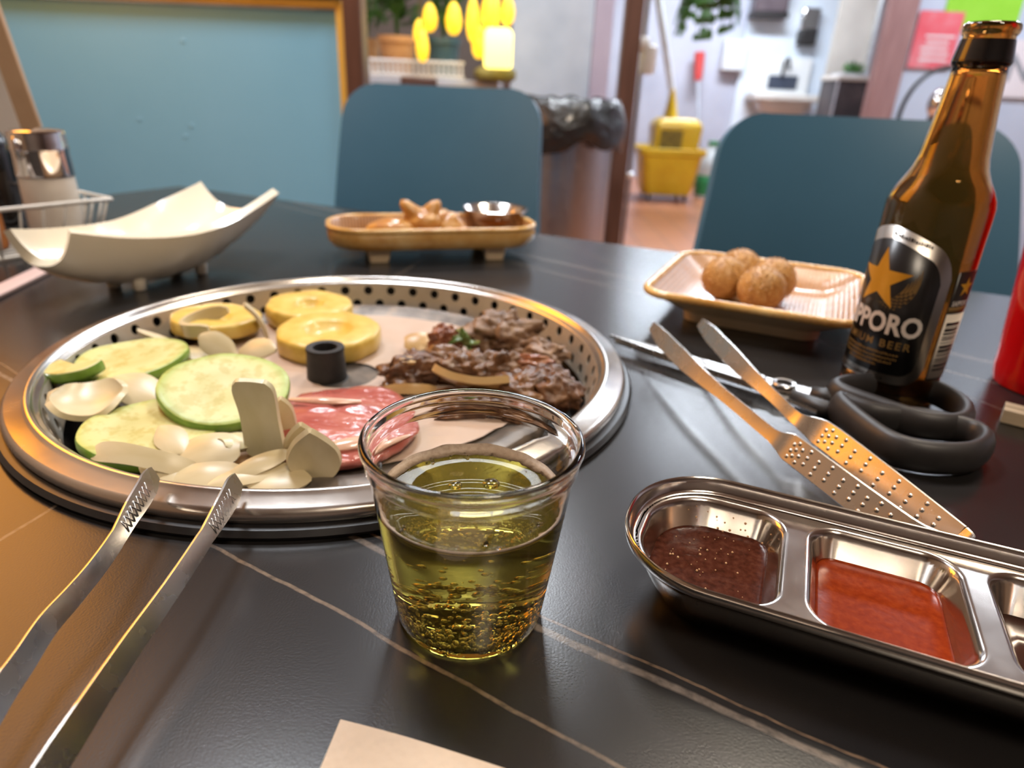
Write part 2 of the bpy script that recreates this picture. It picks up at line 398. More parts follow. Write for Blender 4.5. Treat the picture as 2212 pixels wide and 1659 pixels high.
angs = sorted([math.atan2(c.y - GY, c.x - GX) % (2 * PI) for c in corners] + [2 * PI * k / 96 + 0.003 for k in range(96)])
def rect_hit(a):
    d = Vector((math.cos(a), math.sin(a))); o = Vector((GX, GY)); best = 1e9
    for i in range(4):
        p, q = corners[i], corners[(i + 1) % 4]; s = q - p
        den = d.x * s.y - d.y * s.x
        if abs(den) < 1e-9: continue
        t = ((p.x - o.x) * s.y - (p.y - o.y) * s.x) / den; u = ((p.x - o.x) * d.y - (p.y - o.y) * d.x) / den
        if t > 0 and -1e-6 <= u <= 1 + 1e-6: best = min(best, t)
    return o + d * best
n = len(angs); THK = 0.032; BV = 0.0025
inner = [(GX + 0.172 * math.cos(a), GY + 0.172 * math.sin(a)) for a in angs]
outer = [rect_hit(a) for a in angs]; cen = sum(corners, Vector((0, 0))) / 4
def inset(p, k):
    d = Vector((p[0], p[1])) - cen; l = (d.dot(ex), d.dot(ey))
    l = (max(-TL / 2 + k, min(TL / 2 - k, l[0])), max(-TD / 2 + k, min(TD / 2 - k, l[1])))
    return cen + ex * l[0] + ey * l[1]
rings = [[(x, y, -THK) for x, y in inner], [(x, y, 0) for x, y in inner],
         [(*inset(p, BV), 0) for p in outer], [(p[0], p[1], -BV) for p in outer],
         [(p[0], p[1], -THK + BV) for p in outer], [(*inset(p, BV), -THK) for p in outer]]
B().loft(rings, loop=True).make('table_top', MT['table'], tb, sharp=25)
MT['black_metal'] = nmat('black_metal', [(0.3, (0.012, 0.012, 0.013)), (0.7, (0.02, 0.02, 0.02))], 30, 0.45, metal=0.3)
for sx_ in (-1, 1):
    for sy_ in (-1, 1):
        c = cen + ex * (sx_ * (TL / 2 - 0.12)) + ey * (sy_ * (TD / 2 - 0.12))
        bev(B().box((c.x, c.y, (-THK + FL) / 2), (0.06, 0.06, -THK - FL - 0.002), YAW).make('leg', MT['black_metal'], tb), 0.004)

# ------------------------------------------------------------------ grill
gr = thing('tabletop_grill', 'round steel tabletop barbecue grill with a perforated inner wall', 'grill', (GX, GY, 0))
B().lathe([(0.173, 0.0006), (0.1858, 0.0006), (0.1868, 0.0025), (0.185, 0.0048), (0.180, 0.0056), (0.174, 0.005)], 128).make('rubber_gasket', MT['black_rubber'], gr)
B().lathe([(0.1785, 0.0050), (0.1815, 0.0058), (0.1824, 0.0080), (0.1815, 0.0103), (0.1795, 0.0120), (0.1726, 0.0126), (0.1712, 0.0142), (0.1698, 0.0147), (0.1686, 0.0140), (0.1680, 0.0122),
           (0.1668, 0.0108), (0.1656, 0.0104), (0.1646, 0.0092)], 160).make('outer_ring', MT['steel'], gr, sharp=50)
def perf_wall():
    g = B(); N = 52
    rows = [((0.1646, 0.0092), (0.1618, -0.0018), 0.0, 0.0037), ((0.1618, -0.0018), (0.1588, -0.0128), 0.5, 0.0037)]
    for (a, b, sh, hr) in rows:
        sl = math.hypot(a[0] - b[0], a[1] - b[1])
        for k in range(N):
            ang0 = 2 * PI * (k + sh) / N; half = PI / N
            rm = (a[0] + b[0]) / 2; hw = half * rm; hh = sl / 2
            sq = []; ci = []
            for q in range(16):
                t = 2 * PI * q / 16; cx_, cy_ = math.cos(t), math.sin(t)
                s = 1 / max(abs(cx_), abs(cy_)); sq.append((cx_ * s * hw, cy_ * s * hh)); ci.append((cx_ * hr, cy_ * hr))
            vs = []
            for (x, y) in sq + ci:
                f = 0.5 - y / sl; r = lerp(a[0], b[0], f); z = lerp(a[1], b[1], f); an = ang0 + x / rm
                vs.append((r * math.cos(an), r * math.sin(an), z))
            for (x, y) in ci:     # short collar so that each hole has depth
                f = 0.5 - y / sl; r = lerp(a[0], b[0], f) + 0.0014; z = lerp(a[1], b[1], f) - 0.0004; an = ang0 + x / rm
                vs.append((r * math.cos(an), r * math.sin(an), z))
            fs = []
            for q in range(16):
                q2 = (q + 1) % 16; fs.append((q, q2, 16 + q2, 16 + q)); fs.append((16 + q, 16 + q2, 32 + q2, 32 + q))
            g.add(vs, fs)
    return g
MT['steel_wall'] = nmat('warm_inner_steel', [(0.3, (0.55, 0.48, 0.38)), (0.7, (0.68, 0.61, 0.50))], 40, 0.42, metal=0.6)
perf_wall().make('perforated_wall', MT['steel_wall'], gr, sharp=30)
B().lathe([(0.1690, 0.006), (0.1685, -0.02), (0.155, -0.040), (0.0001, -0.045)], 96).make('fire_well', MT['soot'], gr)
B().lathe([(0.0, -0.0080), (0.122, -0.0080), (0.126, -0.0070), (0.132, -0.0036), (0.138, -0.0026), (0.1435, -0.0036), (0.1450, -0.0065), (0.144, -0.012), (0.130, -0.016), (0.0, -0.016)], 128).make('griddle_plate', MT['iron'], gr)
M = nmat('browned_baking_paper', [(0.25, (0.30, 0.19, 0.12)), (0.42, (0.50, 0.37, 0.28)), (0.6, (0.56, 0.43, 0.345)), (0.8, (0.50, 0.40, 0.34))], 14, 0.4, bstr=0.35, bdist=0.002, coat=0.25)
random.seed(3)
rings = []
for i in range(1, 15):
    rr = []
    for k in range(120):
        a = 2 * PI * k / 120
        R_ = 0.1225 + 0.0045 * nz((math.cos(a), math.sin(a), 0), 2.2, 3.1) + 0.0015 * nz((math.cos(a), math.sin(a), 0), 9, 1.1)
        r = R_ * (0.11 + 0.89 * i / 14); x, y = r * math.cos(a), r * math.sin(a)
        rr.append((x, y, -0.0070 + 0.0010 * nz((x, y, 0), 40, 2) + (0.0012 * (i / 14) ** 6 if i > 9 else 0)))
    rings.append(rr)
B().loft(rings, cap0=False, cap1=False).make('baking_paper', M, gr, sharp=None)
kb = (-0.0110, -0.004)
B().lathe([(0.0075, -0.010), (0.0152, -0.0098), (0.0150, -0.0085), (0.0128, -0.0075), (0.0118, 0.0105), (0.0124, 0.0125), (0.0120, 0.0140), (0.0098, 0.0143), (0.0078, 0.0138), (0.0074, 0.0125), (0.0075, -0.010)], 40, c=kb).make('vent_tube', MT['soot'], gr)
# ------------------------------------------------------------------ food on the grill
GRP_Z, GRP_O, GRP_Y, GRP_M = 'zucchini slices on the grill', 'onion pieces on the grill', 'yellow slices on the grill', 'grilled meat pieces'
M = pmat('zucchini_flesh', (0.72, 0.68, 0.36), 0.42)
cv = coords(M); n1 = noise_tex(M, cv, 160, 2)
gd = nd(M, 'ShaderNodeVectorMath', operation='LENGTH'); lk(M, coords(M, (1, 1, 0)), gd.inputs[0])
rp = ramp(M, gd.outputs['Value'], [(0.0, (0.60, 0.55, 0.24)), (0.012, (0.53, 0.49, 0.19)), (0.020, (0.62, 0.59, 0.28)), (0.029, (0.56, 0.57, 0.23)), (0.0325, (0.34, 0.45, 0.10))])
sd = ramp(M, n1, [(0.40, (0.86, 0.80, 0.62)), (0.52, (1, 1, 1)), (1, (1, 1, 1))])
mx = nd(M, 'ShaderNodeMix', data_type='RGBA', blend_type='MULTIPLY'); mx.inputs['Factor'].default_value = 1; lk(M, rp, mx.inputs['A']); lk(M, sd, mx.inputs['B'])
lk(M, mx.outputs['Result'], bsdf(M).inputs['Base Color'])
MT['zuc'] = M
MT['zuc_skin'] = nmat('zucchini_skin', [(0.3, (0.10, 0.22, 0.02)), (0.6, (0.22, 0.38, 0.05)), (0.8, (0.34, 0.48, 0.10))], 60, 0.3, coat=0.3)
def zucchini(label, loc, a, b, rot, seed, arc=(0, 2 * PI)):
    t = thing('zucchini_slice', label, 'zucchini', loc, rot=rot, group=GRP_Z)
    h = 0.0034; g = B(); s = B(); n = 48
    full = abs(arc[1] - arc[0] - 2 * PI) < 1e-6
    def pt(k, f, z):
        an = arc[0] + (arc[1] - arc[0]) * k / n
        w_ = 1 + 0.025 * nz((math.cos(an), math.sin(an), seed), 1.5, seed)
        x, y = a * f * w_ * math.cos(an), b * f * w_ * math.sin(an)
        return (x, y, z + 0.0016 * nz((x, y, 0), 45, seed) + 3.0 * x * x * 0.6)
    m_ = n if full else n + 1
    for (dst, prof, ) in ((g, [(0.03, h), (0.3, h + 0.0002), (0.6, h), (0.9, h), (0.97, h - 0.0003), (0.985, h - 0.0006)]), (s, [(0.985, h - 0.0006), (1.0, h * 0.4), (1.0, -h * 0.4), (0.98, -h), (0.5, -h), (0.03, -h)])):
        vs = [pt(k, f, z) for (f, z) in prof for k in range(m_)]; fs = []
        for i in range(len(prof) - 1):
            for k in range(n):
                k2 = (k + 1) % m_
                fs.append((i * m_ + k, (i + 1) * m_ + k, (i + 1) * m_ + k2, i * m_ + k2))
        if not full:
            fs.append(tuple(i * m_ for i in range(len(prof)))); fs.append(tuple(i * m_ + n for i in reversed(range(len(prof)))))
        dst.add(vs, fs)
    g.add([pt(k, 0.03, h) for k in range(m_)], [tuple(range(m_))])
    g.make('flesh', MT['zuc'], t, sharp=None); s.make('skin', MT['zuc_skin'], t, sharp=None)
    return t
zucchini('round pale green zucchini slice lying nearest the perforated back wall', (-0.2380, 0.3791, 0.0040), 0.0325, 0.0315, (R(3), R(-3), 0.2), 1)
zucchini('large zucchini slice in the middle, tilted and leaning on its neighbours', (-0.1601, 0.3317, 0.0090), 0.0345, 0.0335, (R(13), R(4), 0.4), 2)
zucchini('zucchini slice half covered by onion near the front of the grill', (-0.1843, 0.2942, 0.0010), 0.0325, 0.0315, (R(6), R(2), 1.1), 3)
zucchini('small cut zucchini end piece beside the far left wall of the grill', (-0.2566, 0.3520, 0.0100), 0.0165, 0.014, (R(4), R(-10), 0.15), 4, (PI * 0.75, PI * 2.0))

MT['yellow'] = nmat('yellow_flesh', [(0.3, (0.56, 0.35, 0.05)), (0.5, (0.66, 0.45, 0.085)), (0.75, (0.72, 0.53, 0.14))], 90, 0.45, bstr=0.15, bdist=0.001, sss=0.25, coat=0.2)
def yslice(label, loc, r, h, rot, seed, hole=0.42):
    t = B(); n = 56; prof = [(hole * 0.3, 0.50), (hole * 0.85, 0.52), (hole * 1.05, 0.86), (hole + 0.08, 0.97), (0.62, 1.0), (0.90, 0.99), (0.975, 0.92), (1.0, 0.75), (1.0, 0.0), (0.97, -0.12), (0.5, -0.12)]
    rings = []
    for (f, z) in prof:
        rr = []
        for k in range(n):
            an = 2 * PI * k / n
            w_ = 1 + 0.03 * nz((math.cos(an), math.sin(an), seed), 1.6, seed) + 0.012 * math.sin(an * 11 + seed) * (f > 0.8)
            x, y = r * f * w_ * math.cos(an), r * f * w_ * math.sin(an)
            rr.append((x, y, z * h + 0.0010 * nz((x, y, 1), 60, seed)))
        rings.append(rr)
    t.loft(rings, loop=False, cap0=True, cap1=False)
    o = t.make('yellow_slice', MT['yellow'], None, loc, rot, sharp=None)
    return tag(o, label, 'fruit slice', GRP_Y)
yslice('thick round yellow slice with hollow centre beside the black vent tube', (-0.1339, 0.4467, -0.0040), 0.0365, 0.0125, (R(2), 0, 0.3), 1)
yslice('thick yellow slice at the back of the grill, behind another yellow slice', (-0.1641, 0.5020, -0.0030), 0.0335, 0.0125, (R(2), 0, 1.3), 2, 0.30)
yslice('ochre yellow slice mostly hidden under a curled onion ring', (-0.2200, 0.4589, 0.0010), 0.031, 0.0095, (R(3), 0, 2.3), 3, 0.3)

def onion_mat(name, a, b, c):
    M = nmat(name, [(0.3, a), (0.5, b), (0.75, c)], 22, 0.34, sc=(1, 3.5, 1), bstr=0.06, sss=0.25)
    return M
MT['onion'] = onion_mat('raw_onion', (0.54, 0.44, 0.24), (0.61, 0.51, 0.31), (0.67, 0.58, 0.39))
MT['onion_g'] = onion_mat('greenish_onion', (0.54, 0.48, 0.26), (0.60, 0.54, 0.33), (0.67, 0.61, 0.42))
MT['onion_b'] = onion_mat('browned_onion', (0.42, 0.24, 0.08), (0.52, 0.33, 0.13), (0.60, 0.42, 0.20))
def onion(label, loc, L, Wd, bl, bw, rot, thk=0.0022, p=2.5, taper=1.0, mat='onion', seed=0, group=GRP_O, name='onion_piece'):
    bl *= 0.85; bw *= 0.55; p *= 1.35
    def fn(u, v):
        w_ = Wd * (1 - taper * abs(u) ** p * 0.93) * (1 + 0.05 * math.sin(3 * u + seed))
        x = L / 2 * u; z = 0.0
        if abs(bl) > 1e-3:
            Rl = L / bl; a = u * bl / 2; x = Rl * math.sin(a); z = -Rl * (1 - math.cos(a)); ca, sa = math.cos(a), math.sin(a)
        else: ca, sa = 1, 0
        y = w_ / 2 * v; dz = 0.0
        if abs(bw) > 1e-3:
            Rw = max(w_, 0.0005) / bw; b = v * bw / 2; y = Rw * math.sin(b); dz = -Rw * (1 - math.cos(b))
        k = 0.0008 * nz((x, y, seed), 70, seed)
        return (x + sa * dz, y, z + ca * dz + k)
    o = B().shell(fn, 18, 8, thk).make(name, MT[mat], None, loc, rot, sharp=60)
    return tag(o, label, 'onion', group)
def E_(a, b, c): return (R(a), R(b), R(c))
onion('large curled onion ring strip by the perforated wall at the back', (-0.2289, 0.4316, 0.0110), 0.070, 0.010, -4.0, 0.5, E_(78, 0, 95), 0.003, 6, 0.6, seed=1)
onion('narrow onion petal pointing at the back wall behind a zucchini slice', (-0.2449, 0.4243, 0.0040), 0.040, 0.013, 0.5, 1.3, E_(-25, 10, -22), 0.0024, 2.2, seed=2)
onion('thin onion strip standing upright between two yellow slices', (-0.1852, 0.4529, 0.0100), 0.034, 0.0085, 0.9, 0.8, E_(30, 62, 60), 0.0026, 4, 0.5, seed=3)
onion('curved onion petal standing behind the large middle zucchini slice', (-0.1938, 0.3992, 0.0100), 0.028, 0.017, 0.6, 1.4, E_(48, 20, -15), 0.0024, 1.8, 0.95, seed=4)
onion('broad whitish onion petal between yellow slice and the middle zucchini', (-0.1704, 0.4014, 0.0080), 0.036, 0.017, 0.8, 1.4, E_(38, -14, -28), 0.0026, 1.8, 0.95, seed=5)
onion('short onion strip tucked under the left rim of the middle zucchini', (-0.2044, 0.3483, 0.0040), 0.030, 0.010, 0.4, 1.2, E_(-20, -6, -12), 0.0024, 3, seed=6)
onion('wide hollow onion shell lying open by the left rim of the griddle', (-0.2260, 0.3143, 0.0050), 0.040, 0.036, -1.9, -1.7, E_(8, 0, 24), 0.0030, 3.5, 0.75, seed=7)
onion('pale onion petal resting over the hollow shell and a zucchini slice', (-0.2135, 0.3377, 0.0060), 0.038, 0.021, 0.5, 1.3, E_(22, 12, -22), 0.0022, 2.2, seed=8)
onion('small onion flake lying on top of the half covered zucchini', (-0.1664, 0.2818, 0.0060), 0.026, 0.014, 0.5, 1.2, E_(18, 10, -40), 0.0022, 1.7, seed=9)
onion('long arched onion strip curving over the front left of the griddle', (-0.1712, 0.2596, 0.0090), 0.056, 0.0095, 1.5, 0.6, E_(40, 4, -8), 0.0030, 5, 0.5, seed=10)
onion('tall flat onion strip standing upright in front of the middle zucchini', (-0.1208, 0.2817, 0.0200), 0.046, 0.0195, 0.30, 0.7, E_(0, 80, 92), 0.0026, 7, 0.35, mat='onion_g', seed=11)
onion('slim onion sliver standing just behind the tall upright strip', (-0.1146, 0.2965, 0.0120), 0.034, 0.011, 0.5, 1.0, E_(4, 70, 104), 0.0022, 2.4, seed=12)
onion('big translucent onion petal standing near the front beside the red meat', (-0.0908, 0.2648, 0.0100), 0.042, 0.024, 0.5, 1.3, E_(0, 68, 104), 0.0026, 1.7, seed=13)
onion('second onion petal leaning behind the big petal near the red meat', (-0.1003, 0.2767, 0.0090), 0.036, 0.016, 0.5, 1.3, E_(0, 66, 112), 0.0022, 1.6, seed=14)
onion('blunt onion chunk in the middle of the front onion heap', (-0.1461, 0.2747, 0.0040), 0.030, 0.021, 0.7, 1.4, E_(24, -10, 12), 0.0034, 4, 0.6, seed=15)
onion('thin onion flake lying at the front edge behind the tong tips', (-0.1590, 0.2595, 0.0030), 0.038, 0.016, 0.8, 1.4, E_(20, 8, -30), 0.0022, 1.8, seed=16)
onion('wide limp onion petal spread along the front edge of the griddle', (-0.1401, 0.2554, 0.0020), 0.040, 0.017, 0.9, 1.4, E_(24, -4, 14), 0.0022, 2.8, seed=17)
onion('small pale green onion heart piece behind the front onion heap', (-0.1347, 0.2873, 0.0040), 0.021, 0.016, 0.5, 2.2, E_(10, 20, 60), 0.0040, 3, 0.7, mat='onion_g', seed=18)
onion('narrow folded onion sliver fanning over the front onion heap', (-0.1164, 0.2614, 0.0060), 0.034, 0.009, 0.6, 1.4, E_(30, -14, 32), 0.0020, 2, seed=19)
onion('thin crossing onion sliver at the front below the tall strip', (-0.1189, 0.2579, 0.0030), 0.036, 0.011, 0.4, 1.2, E_(18, -4, 26), 0.0022, 2, seed=20)
onion('translucent onion scrap at the front rim under the red meat edge', (-0.1064, 0.2581, 0.0010), 0.030, 0.017, 0.5, 1.0, E_(14, 0, 8), 0.0022, 2.4, seed=21)
onion('onion slice lying under the large middle zucchini on its far side', (-0.2116, 0.4034, 0.0020), 0.034, 0.017, 0.5, 0.9, E_(8, 4, 10), 0.0024, 2.6, seed=22)

MT['raw_meat'] = nmat('raw_marinated_meat', [(0.28, (0.33, 0.065, 0.05)), (0.5, (0.43, 0.12, 0.095)), (0.66, (0.52, 0.20, 0.16)), (0.8, (0.60, 0.36, 0.27))], 24, 0.20, sc=(1, 3.2, 1), bstr=0.8, bdist=0.005, coat=0.35, sss=0.2)
def slab(p, q):
    a = math.atan2(p.y, p.x)
    k = 1 + 0.12 * nz((math.cos(a), math.sin(a), 0), 1.7, 4)
    x, y = q.x * k, q.y * k
    z = q.z + (0.0030 * nz((x * 0.6, y * 2.4, 0), 62, 7) + 0.0010 * nz((x * 0.5, y * 2.0, 0), 150, 2)) * (p.z > -0.2)
    return Vector((x, y, z))
mt = thing('raw_meat_slice', 'glossy raw red marinated meat slab near the black vent tube', 'meat', (-0.0930, 0.3185, -0.0010))
B().ball((0, 0, 0), (0.040, 0.046, 0.0085), 48, 20, slab).make('lean_meat', MT['raw_meat'], mt, sharp=None)
MT['fat'] = nmat('pale_fat', [(0.3, (0.60, 0.30, 0.22)), (0.6, (0.70, 0.46, 0.34)), (0.8, (0.74, 0.56, 0.44))], 60, 0.2, coat=0.5, sss=0.3)
B().tube(catmull([(-0.030, 0.010, 0.0085), (-0.016, 0.006, 0.0105), (-0.004, 0.006, 0.0105), (0.010, 0.009, 0.0095)], 6), [0.0010 + 0.0022 * math.sin(PI * (k + 1) / 20) for k in range(19)], 10, flat=0.6).make('fat_streak', MT['fat'], mt)
B().tube(catmull([(-0.006, -0.036, 0.004), (0.010, -0.034, 0.006), (0.026, -0.026, 0.006), (0.038, -0.014, 0.004)], 6), [0.0014 + 0.0036 * math.sin(PI * (k + 1) / 20) for k in range(19)], 10, flat=0.6).make('fat_streak', MT['fat'], mt)

def meat_mat(name, a, b, c, r=0.32):
    return nmat(name, [(0.32, a), (0.5, b), (0.7, c)], 95, r, bstr=0.7, bdist=0.003)
MT['meat_d'] = meat_mat('dark_grilled_meat', (0.045, 0.018, 0.008), (0.12, 0.050, 0.022), (0.24, 0.115, 0.050), 0.38)
MT['meat_m'] = meat_mat('brown_grilled_meat', (0.07, 0.030, 0.012), (0.165, 0.078, 0.034), (0.29, 0.155, 0.072))
MT['meat_l'] = meat_mat('greyish_grilled_meat', (0.11, 0.055, 0.027), (0.215, 0.120, 0.064), (0.34, 0.205, 0.115), 0.45)
MT['meat_r'] = meat_mat('reddish_grilled_meat', (0.13, 0.035, 0.016), (0.26, 0.085, 0.04), (0.42, 0.20, 0.10), 0.25)
def meat(label, loc, s, rz, mat, seed, ruf=1.0):
    def fn(p, q):
        k = 1 + ruf * (0.36 * nz(p, 1.5, seed) + 0.30 * nz(p, 3.4, seed + 3) + 0.16 * nz(p, 8, seed + 7))
        return Vector((q.x * k, q.y * k, q.z * k))
    o = B().ball((0, 0, 0), (s[0] * 1.12, s[1] * 1.15, s[2] * 1.15), 56, 34, fn).make('grilled_meat', MT[mat], None, loc, (0.15 * math.sin(seed), 0.15 * math.cos(seed), rz), sharp=None)
    return tag(o, label, 'meat', GRP_M)
meat('reddish brown meat scrap beside the green scallion bit', (-0.0487, 0.4386, 0.0030), (0.010, 0.009, 0.011), 0.3, 'meat_r', 1)
meat('greyish brown crumbly meat lump heaped highest at the back', (-0.0088, 0.4577, 0.0050), (0.022, 0.017, 0.013), 0.2, 'meat_l', 2, 1.2)
meat('crumbly light brown meat piece between back heap and steel wall', (0.0135, 0.4329, 0.0000), (0.020, 0.013, 0.008), -0.4, 'meat_l', 3, 1.2)
meat('dark glossy meat strip at the left end of the grilled heap', (-0.0639, 0.3899, 0.0020), (0.019, 0.012, 0.009), 0.5, 'meat_d', 4)
meat('folded brown meat slice in the middle of the grilled heap', (-0.0326, 0.3974, 0.0020), (0.024, 0.011, 0.010), -0.2, 'meat_m', 5)
meat('brown ridge of meat right behind the pale onion crescent', (-0.0088, 0.3914, 0.0040), (0.016, 0.010, 0.010), 0.6, 'meat_m', 6)
meat('dark chunky meat block at the right end of the grilled heap', (0.0239, 0.3672, 0.0040), (0.019, 0.013, 0.011), -0.6, 'meat_d', 7, 0.8)
meat('brown meat flap in front of the dark block by the cup', (0.0048, 0.3636, 0.0010), (0.018, 0.014, 0.009), -0.5, 'meat_m', 8)
meat('thin reddish meat fold lying across the right of the heap', (0.0036, 0.3949, 0.0080), (0.019, 0.006, 0.005), -0.25, 'meat_r', 9)
meat('small dark meat scrap hidden behind the cup rim', (-0.0266, 0.3610, -0.0030), (0.022, 0.010, 0.006), 0.1, 'meat_m', 10)
meat('little brown meat crumb at the lower left of the heap', (-0.0694, 0.3772, -0.0040), (0.010, 0.008, 0.005), 0.2, 'meat_m', 11)
onion('pale golden onion crescent lying across the grilled meat', (-0.0253, 0.3595, 0.0100), 0.048, 0.013, -0.9, 0.8, E_(-38, 2, -12), 0.0045, 4, 0.7, mat='onion_b', seed=31)
onion('golden onion bit leaning on the reddish meat scrap', (-0.0689, 0.4480, 0.0000), 0.020, 0.015, 0.8, 1.4, E_(30, 0, 10), 0.0045, 4, 0.5, mat='onion_b', seed=32)
onion('browned onion curl at the left front of the grilled meat', (-0.0625, 0.3655, 0.0000), 0.034, 0.006, 1.6, 0.6, E_(60, 0, 5), 0.0026, 4, 0.5, mat='onion_b', seed=33)
onion('small golden onion dot stuck on the dark meat strip', (-0.0658, 0.3824, 0.0120), 0.010, 0.006, 0.5, 0.8, E_(10, 0, 0), 0.0022, 3, 0.6, mat='onion_b', seed=34)
MT['scallion'] = nmat('green_scallion', [(0.3, (0.05, 0.10, 0.02)), (0.55, (0.16, 0.24, 0.06)), (0.8, (0.42, 0.46, 0.26))], 80, 0.35, coat=0.3)
sc_ = thing('scallion_bit', 'wilted green scallion bit among the grilled meat', 'scallion', (-0.0347, 0.4323, 0.0060))
for k, (rz, ln, tl) in enumerate(((0.3, 0.020, 20), (-0.8, 0.018, -10), (1.3, 0.015, 40), (-0.2, 0.016, 5))):
    B().shell(lambda u, v, ln=ln, k=k: (ln / 2 * u, 0.0032 * v * (1 - 0.5 * u * u), 0.004 * math.cos(u * 2 + k) + 0.0016 * v * v), 10, 4, 0.0011).make('leaf', MT['scallion'], sc_, (0.002 * k - 0.003, 0.003 * math.sin(k * 2), 0.0015 * k), (R(tl), R(10 * k), rz))
# ------------------------------------------------------------------ cup of beer
CU = (-0.0116, 0.1821)
cup = thing('plastic_cup', 'clear tapered plastic cup half full of golden beer', 'cup', (CU[0], CU[1], 0.0004))
WT = 0.0011
def wall_r(z): return lerp(0.0252, 0.0330, z / 0.060)
prof_out = [(0.0, 0.0016), (0.0205, 0.0016), (0.0222, 0.0004), (0.0238, 0.0), (0.0249, 0.0008), (wall_r(0.0025), 0.0025)]
prof_out += [(wall_r(z), z) for z in (0.008, 0.016, 0.024, 0.032, 0.040, 0.048, 0.055)]
prof_out += [(0.0330, 0.0600), (0.0334, 0.0610), (0.0341, 0.0618), (0.0343, 0.0640), (0.0343, 0.0655), (0.0350, 0.0664), (0.0354, 0.0678), (0.0352, 0.0692), (0.0344, 0.0699), (0.0335, 0.0696), (0.0330, 0.0688)]
prof_in = [(0.0330, 0.0660), (0.0330, 0.0636), (0.0322, 0.0616), (0.0318, 0.0598)]
prof_in += [(wall_r(z) - WT, z) for z in (0.055, 0.048, 0.040, 0.032, 0.024, 0.016, 0.008, 0.0045)] + [(wall_r(0.003) - WT - 0.0012, 0.0032), (0.0, 0.0030)]
B().lathe(prof_out + prof_in, 128).make('cup_wall', MT['glass_clear'], cup, sharp=60)
ZL = 0.0465
M = pmat('golden_beer', (1.0, 0.80, 0.14), 0.0, trans=0.945, ior=1.335)
MT['beer'] = M
beer = thing('beer', 'golden fizzy beer filling two thirds of the clear plastic cup', 'drink', (CU[0], CU[1], 0.0004))
ov = 0.00025
pr = [(0.0, 0.0030 - ov), (wall_r(0.003) - WT - 0.0012, 0.0032 - ov)] + [(wall_r(z) - WT + ov, z) for z in (0.0045, 0.008, 0.016, 0.024, 0.032, 0.040, 0.0445)]
re_ = wall_r(ZL) - WT + ov
pr += [(re_, ZL + 0.0010), (re_ - 0.0004, ZL + 0.0003), (re_ - 0.0010, ZL), (0.020, ZL - 0.0001), (0.010, ZL), (0.0, ZL)]
B().lathe(pr, 128).make('beer_body', MT['beer'], beer, sharp=60)
random.seed(11)
g = B()
def tiny(g, c, r, nu=10, nv=6): g.ball(c, (r, r, r), nu, nv)
for k in range(1000):
    z = 0.0034 + abs(random.gauss(0, 1)) * 0.0056
    if z > 0.018: continue
    a = random.uniform(0, 2 * PI); r = random.uniform(0.00030, 0.00095) * (1.25 if z < 0.008 else 0.8)
    rm = wall_r(z) - WT - r * 1.15
    rho = rm if random.random() < 0.6 else rm * math.sqrt(random.random())
    if rho < rm * 0.98: z = 0.0032 + r * 1.2
    tiny(g, (rho * math.cos(a), rho * math.sin(a), z), r)
for k in range(60):
    z = random.uniform(0.012, ZL - 0.002); a = random.uniform(0, 2 * PI); r = random.uniform(0.00018, 0.00035)
    rho = (wall_r(z) - WT - r * 1.2); tiny(g, (rho * math.cos(a), rho * math.sin(a), z), r, 8, 5)
stuff(g.make('bubbles', MT['glass_bubble'], beer, sharp=None))
MT['foam'] = nmat('beer_foam', [(0.3, (0.40, 0.29, 0.20)), (0.7, (0.54, 0.42, 0.31))], 500, 0.5, bstr=0.4, bdist=0.0004, sss=0.2)
g = B(); n = 160; rings = [[], [], [], []]
for k in range(n):
    a = 2 * PI * k / n
    back = 0.5 + 0.5 * math.sin(a)      # a wider skin of foam at the side facing the grill
    wd = 0.0009 + 0.0026 * back ** 1.5 + 0.0009 * (nz((math.cos(a), math.sin(a), 0), 5, 2) + nz((math.cos(a), math.sin(a), 0), 16, 5))
    wd = max(0.0005, wd); climb = 0.0006 + 0.0022 * max(0, back - 0.45) * (1 + 0.8 * nz((math.cos(a), math.sin(a), 0), 4, 9))
    ro_ = wall_r(ZL) - WT - 0.00005
    rings[0].append((ro_ * math.cos(a), ro_ * math.sin(a), ZL + 0.0002))
    rings[1].append(((ro_ + 0.0002) * math.cos(a), (ro_ + 0.0002) * math.sin(a), ZL + 0.0012 + climb))
    rings[2].append(((ro_ - 0.0007) * math.cos(a), (ro_ - 0.0007) * math.sin(a), ZL + 0.0010))
    rings[3].append(((ro_ - wd) * math.cos(a), (ro_ - wd) * math.sin(a), ZL + 0.0002))
g.loft(rings, loop=True); g.make('foam_ring', MT['foam'], beer, sharp=None)
g = B()
for k in range(70):
    a = random.uniform(0, 2 * PI); r = random.uniform(0.00025, 0.0008); rho = wall_r(ZL) - WT - random.uniform(0.0012, 0.0058)
    tiny(g, (rho * math.cos(a), rho * math.sin(a), ZL + r * 0.5), r)
for (x, y, r) in ((-0.006, 0.006, 0.0024), (0.006, 0.008, 0.0030), (-0.010, -0.004, 0.0018), (0.012, 0.0, 0.0014)):
    g.ball((x, y, ZL), (r, r, r * 0.5), 20, 12)
stuff(g.make('surface_bubbles', MT['glass_clear'], beer, sharp=None))

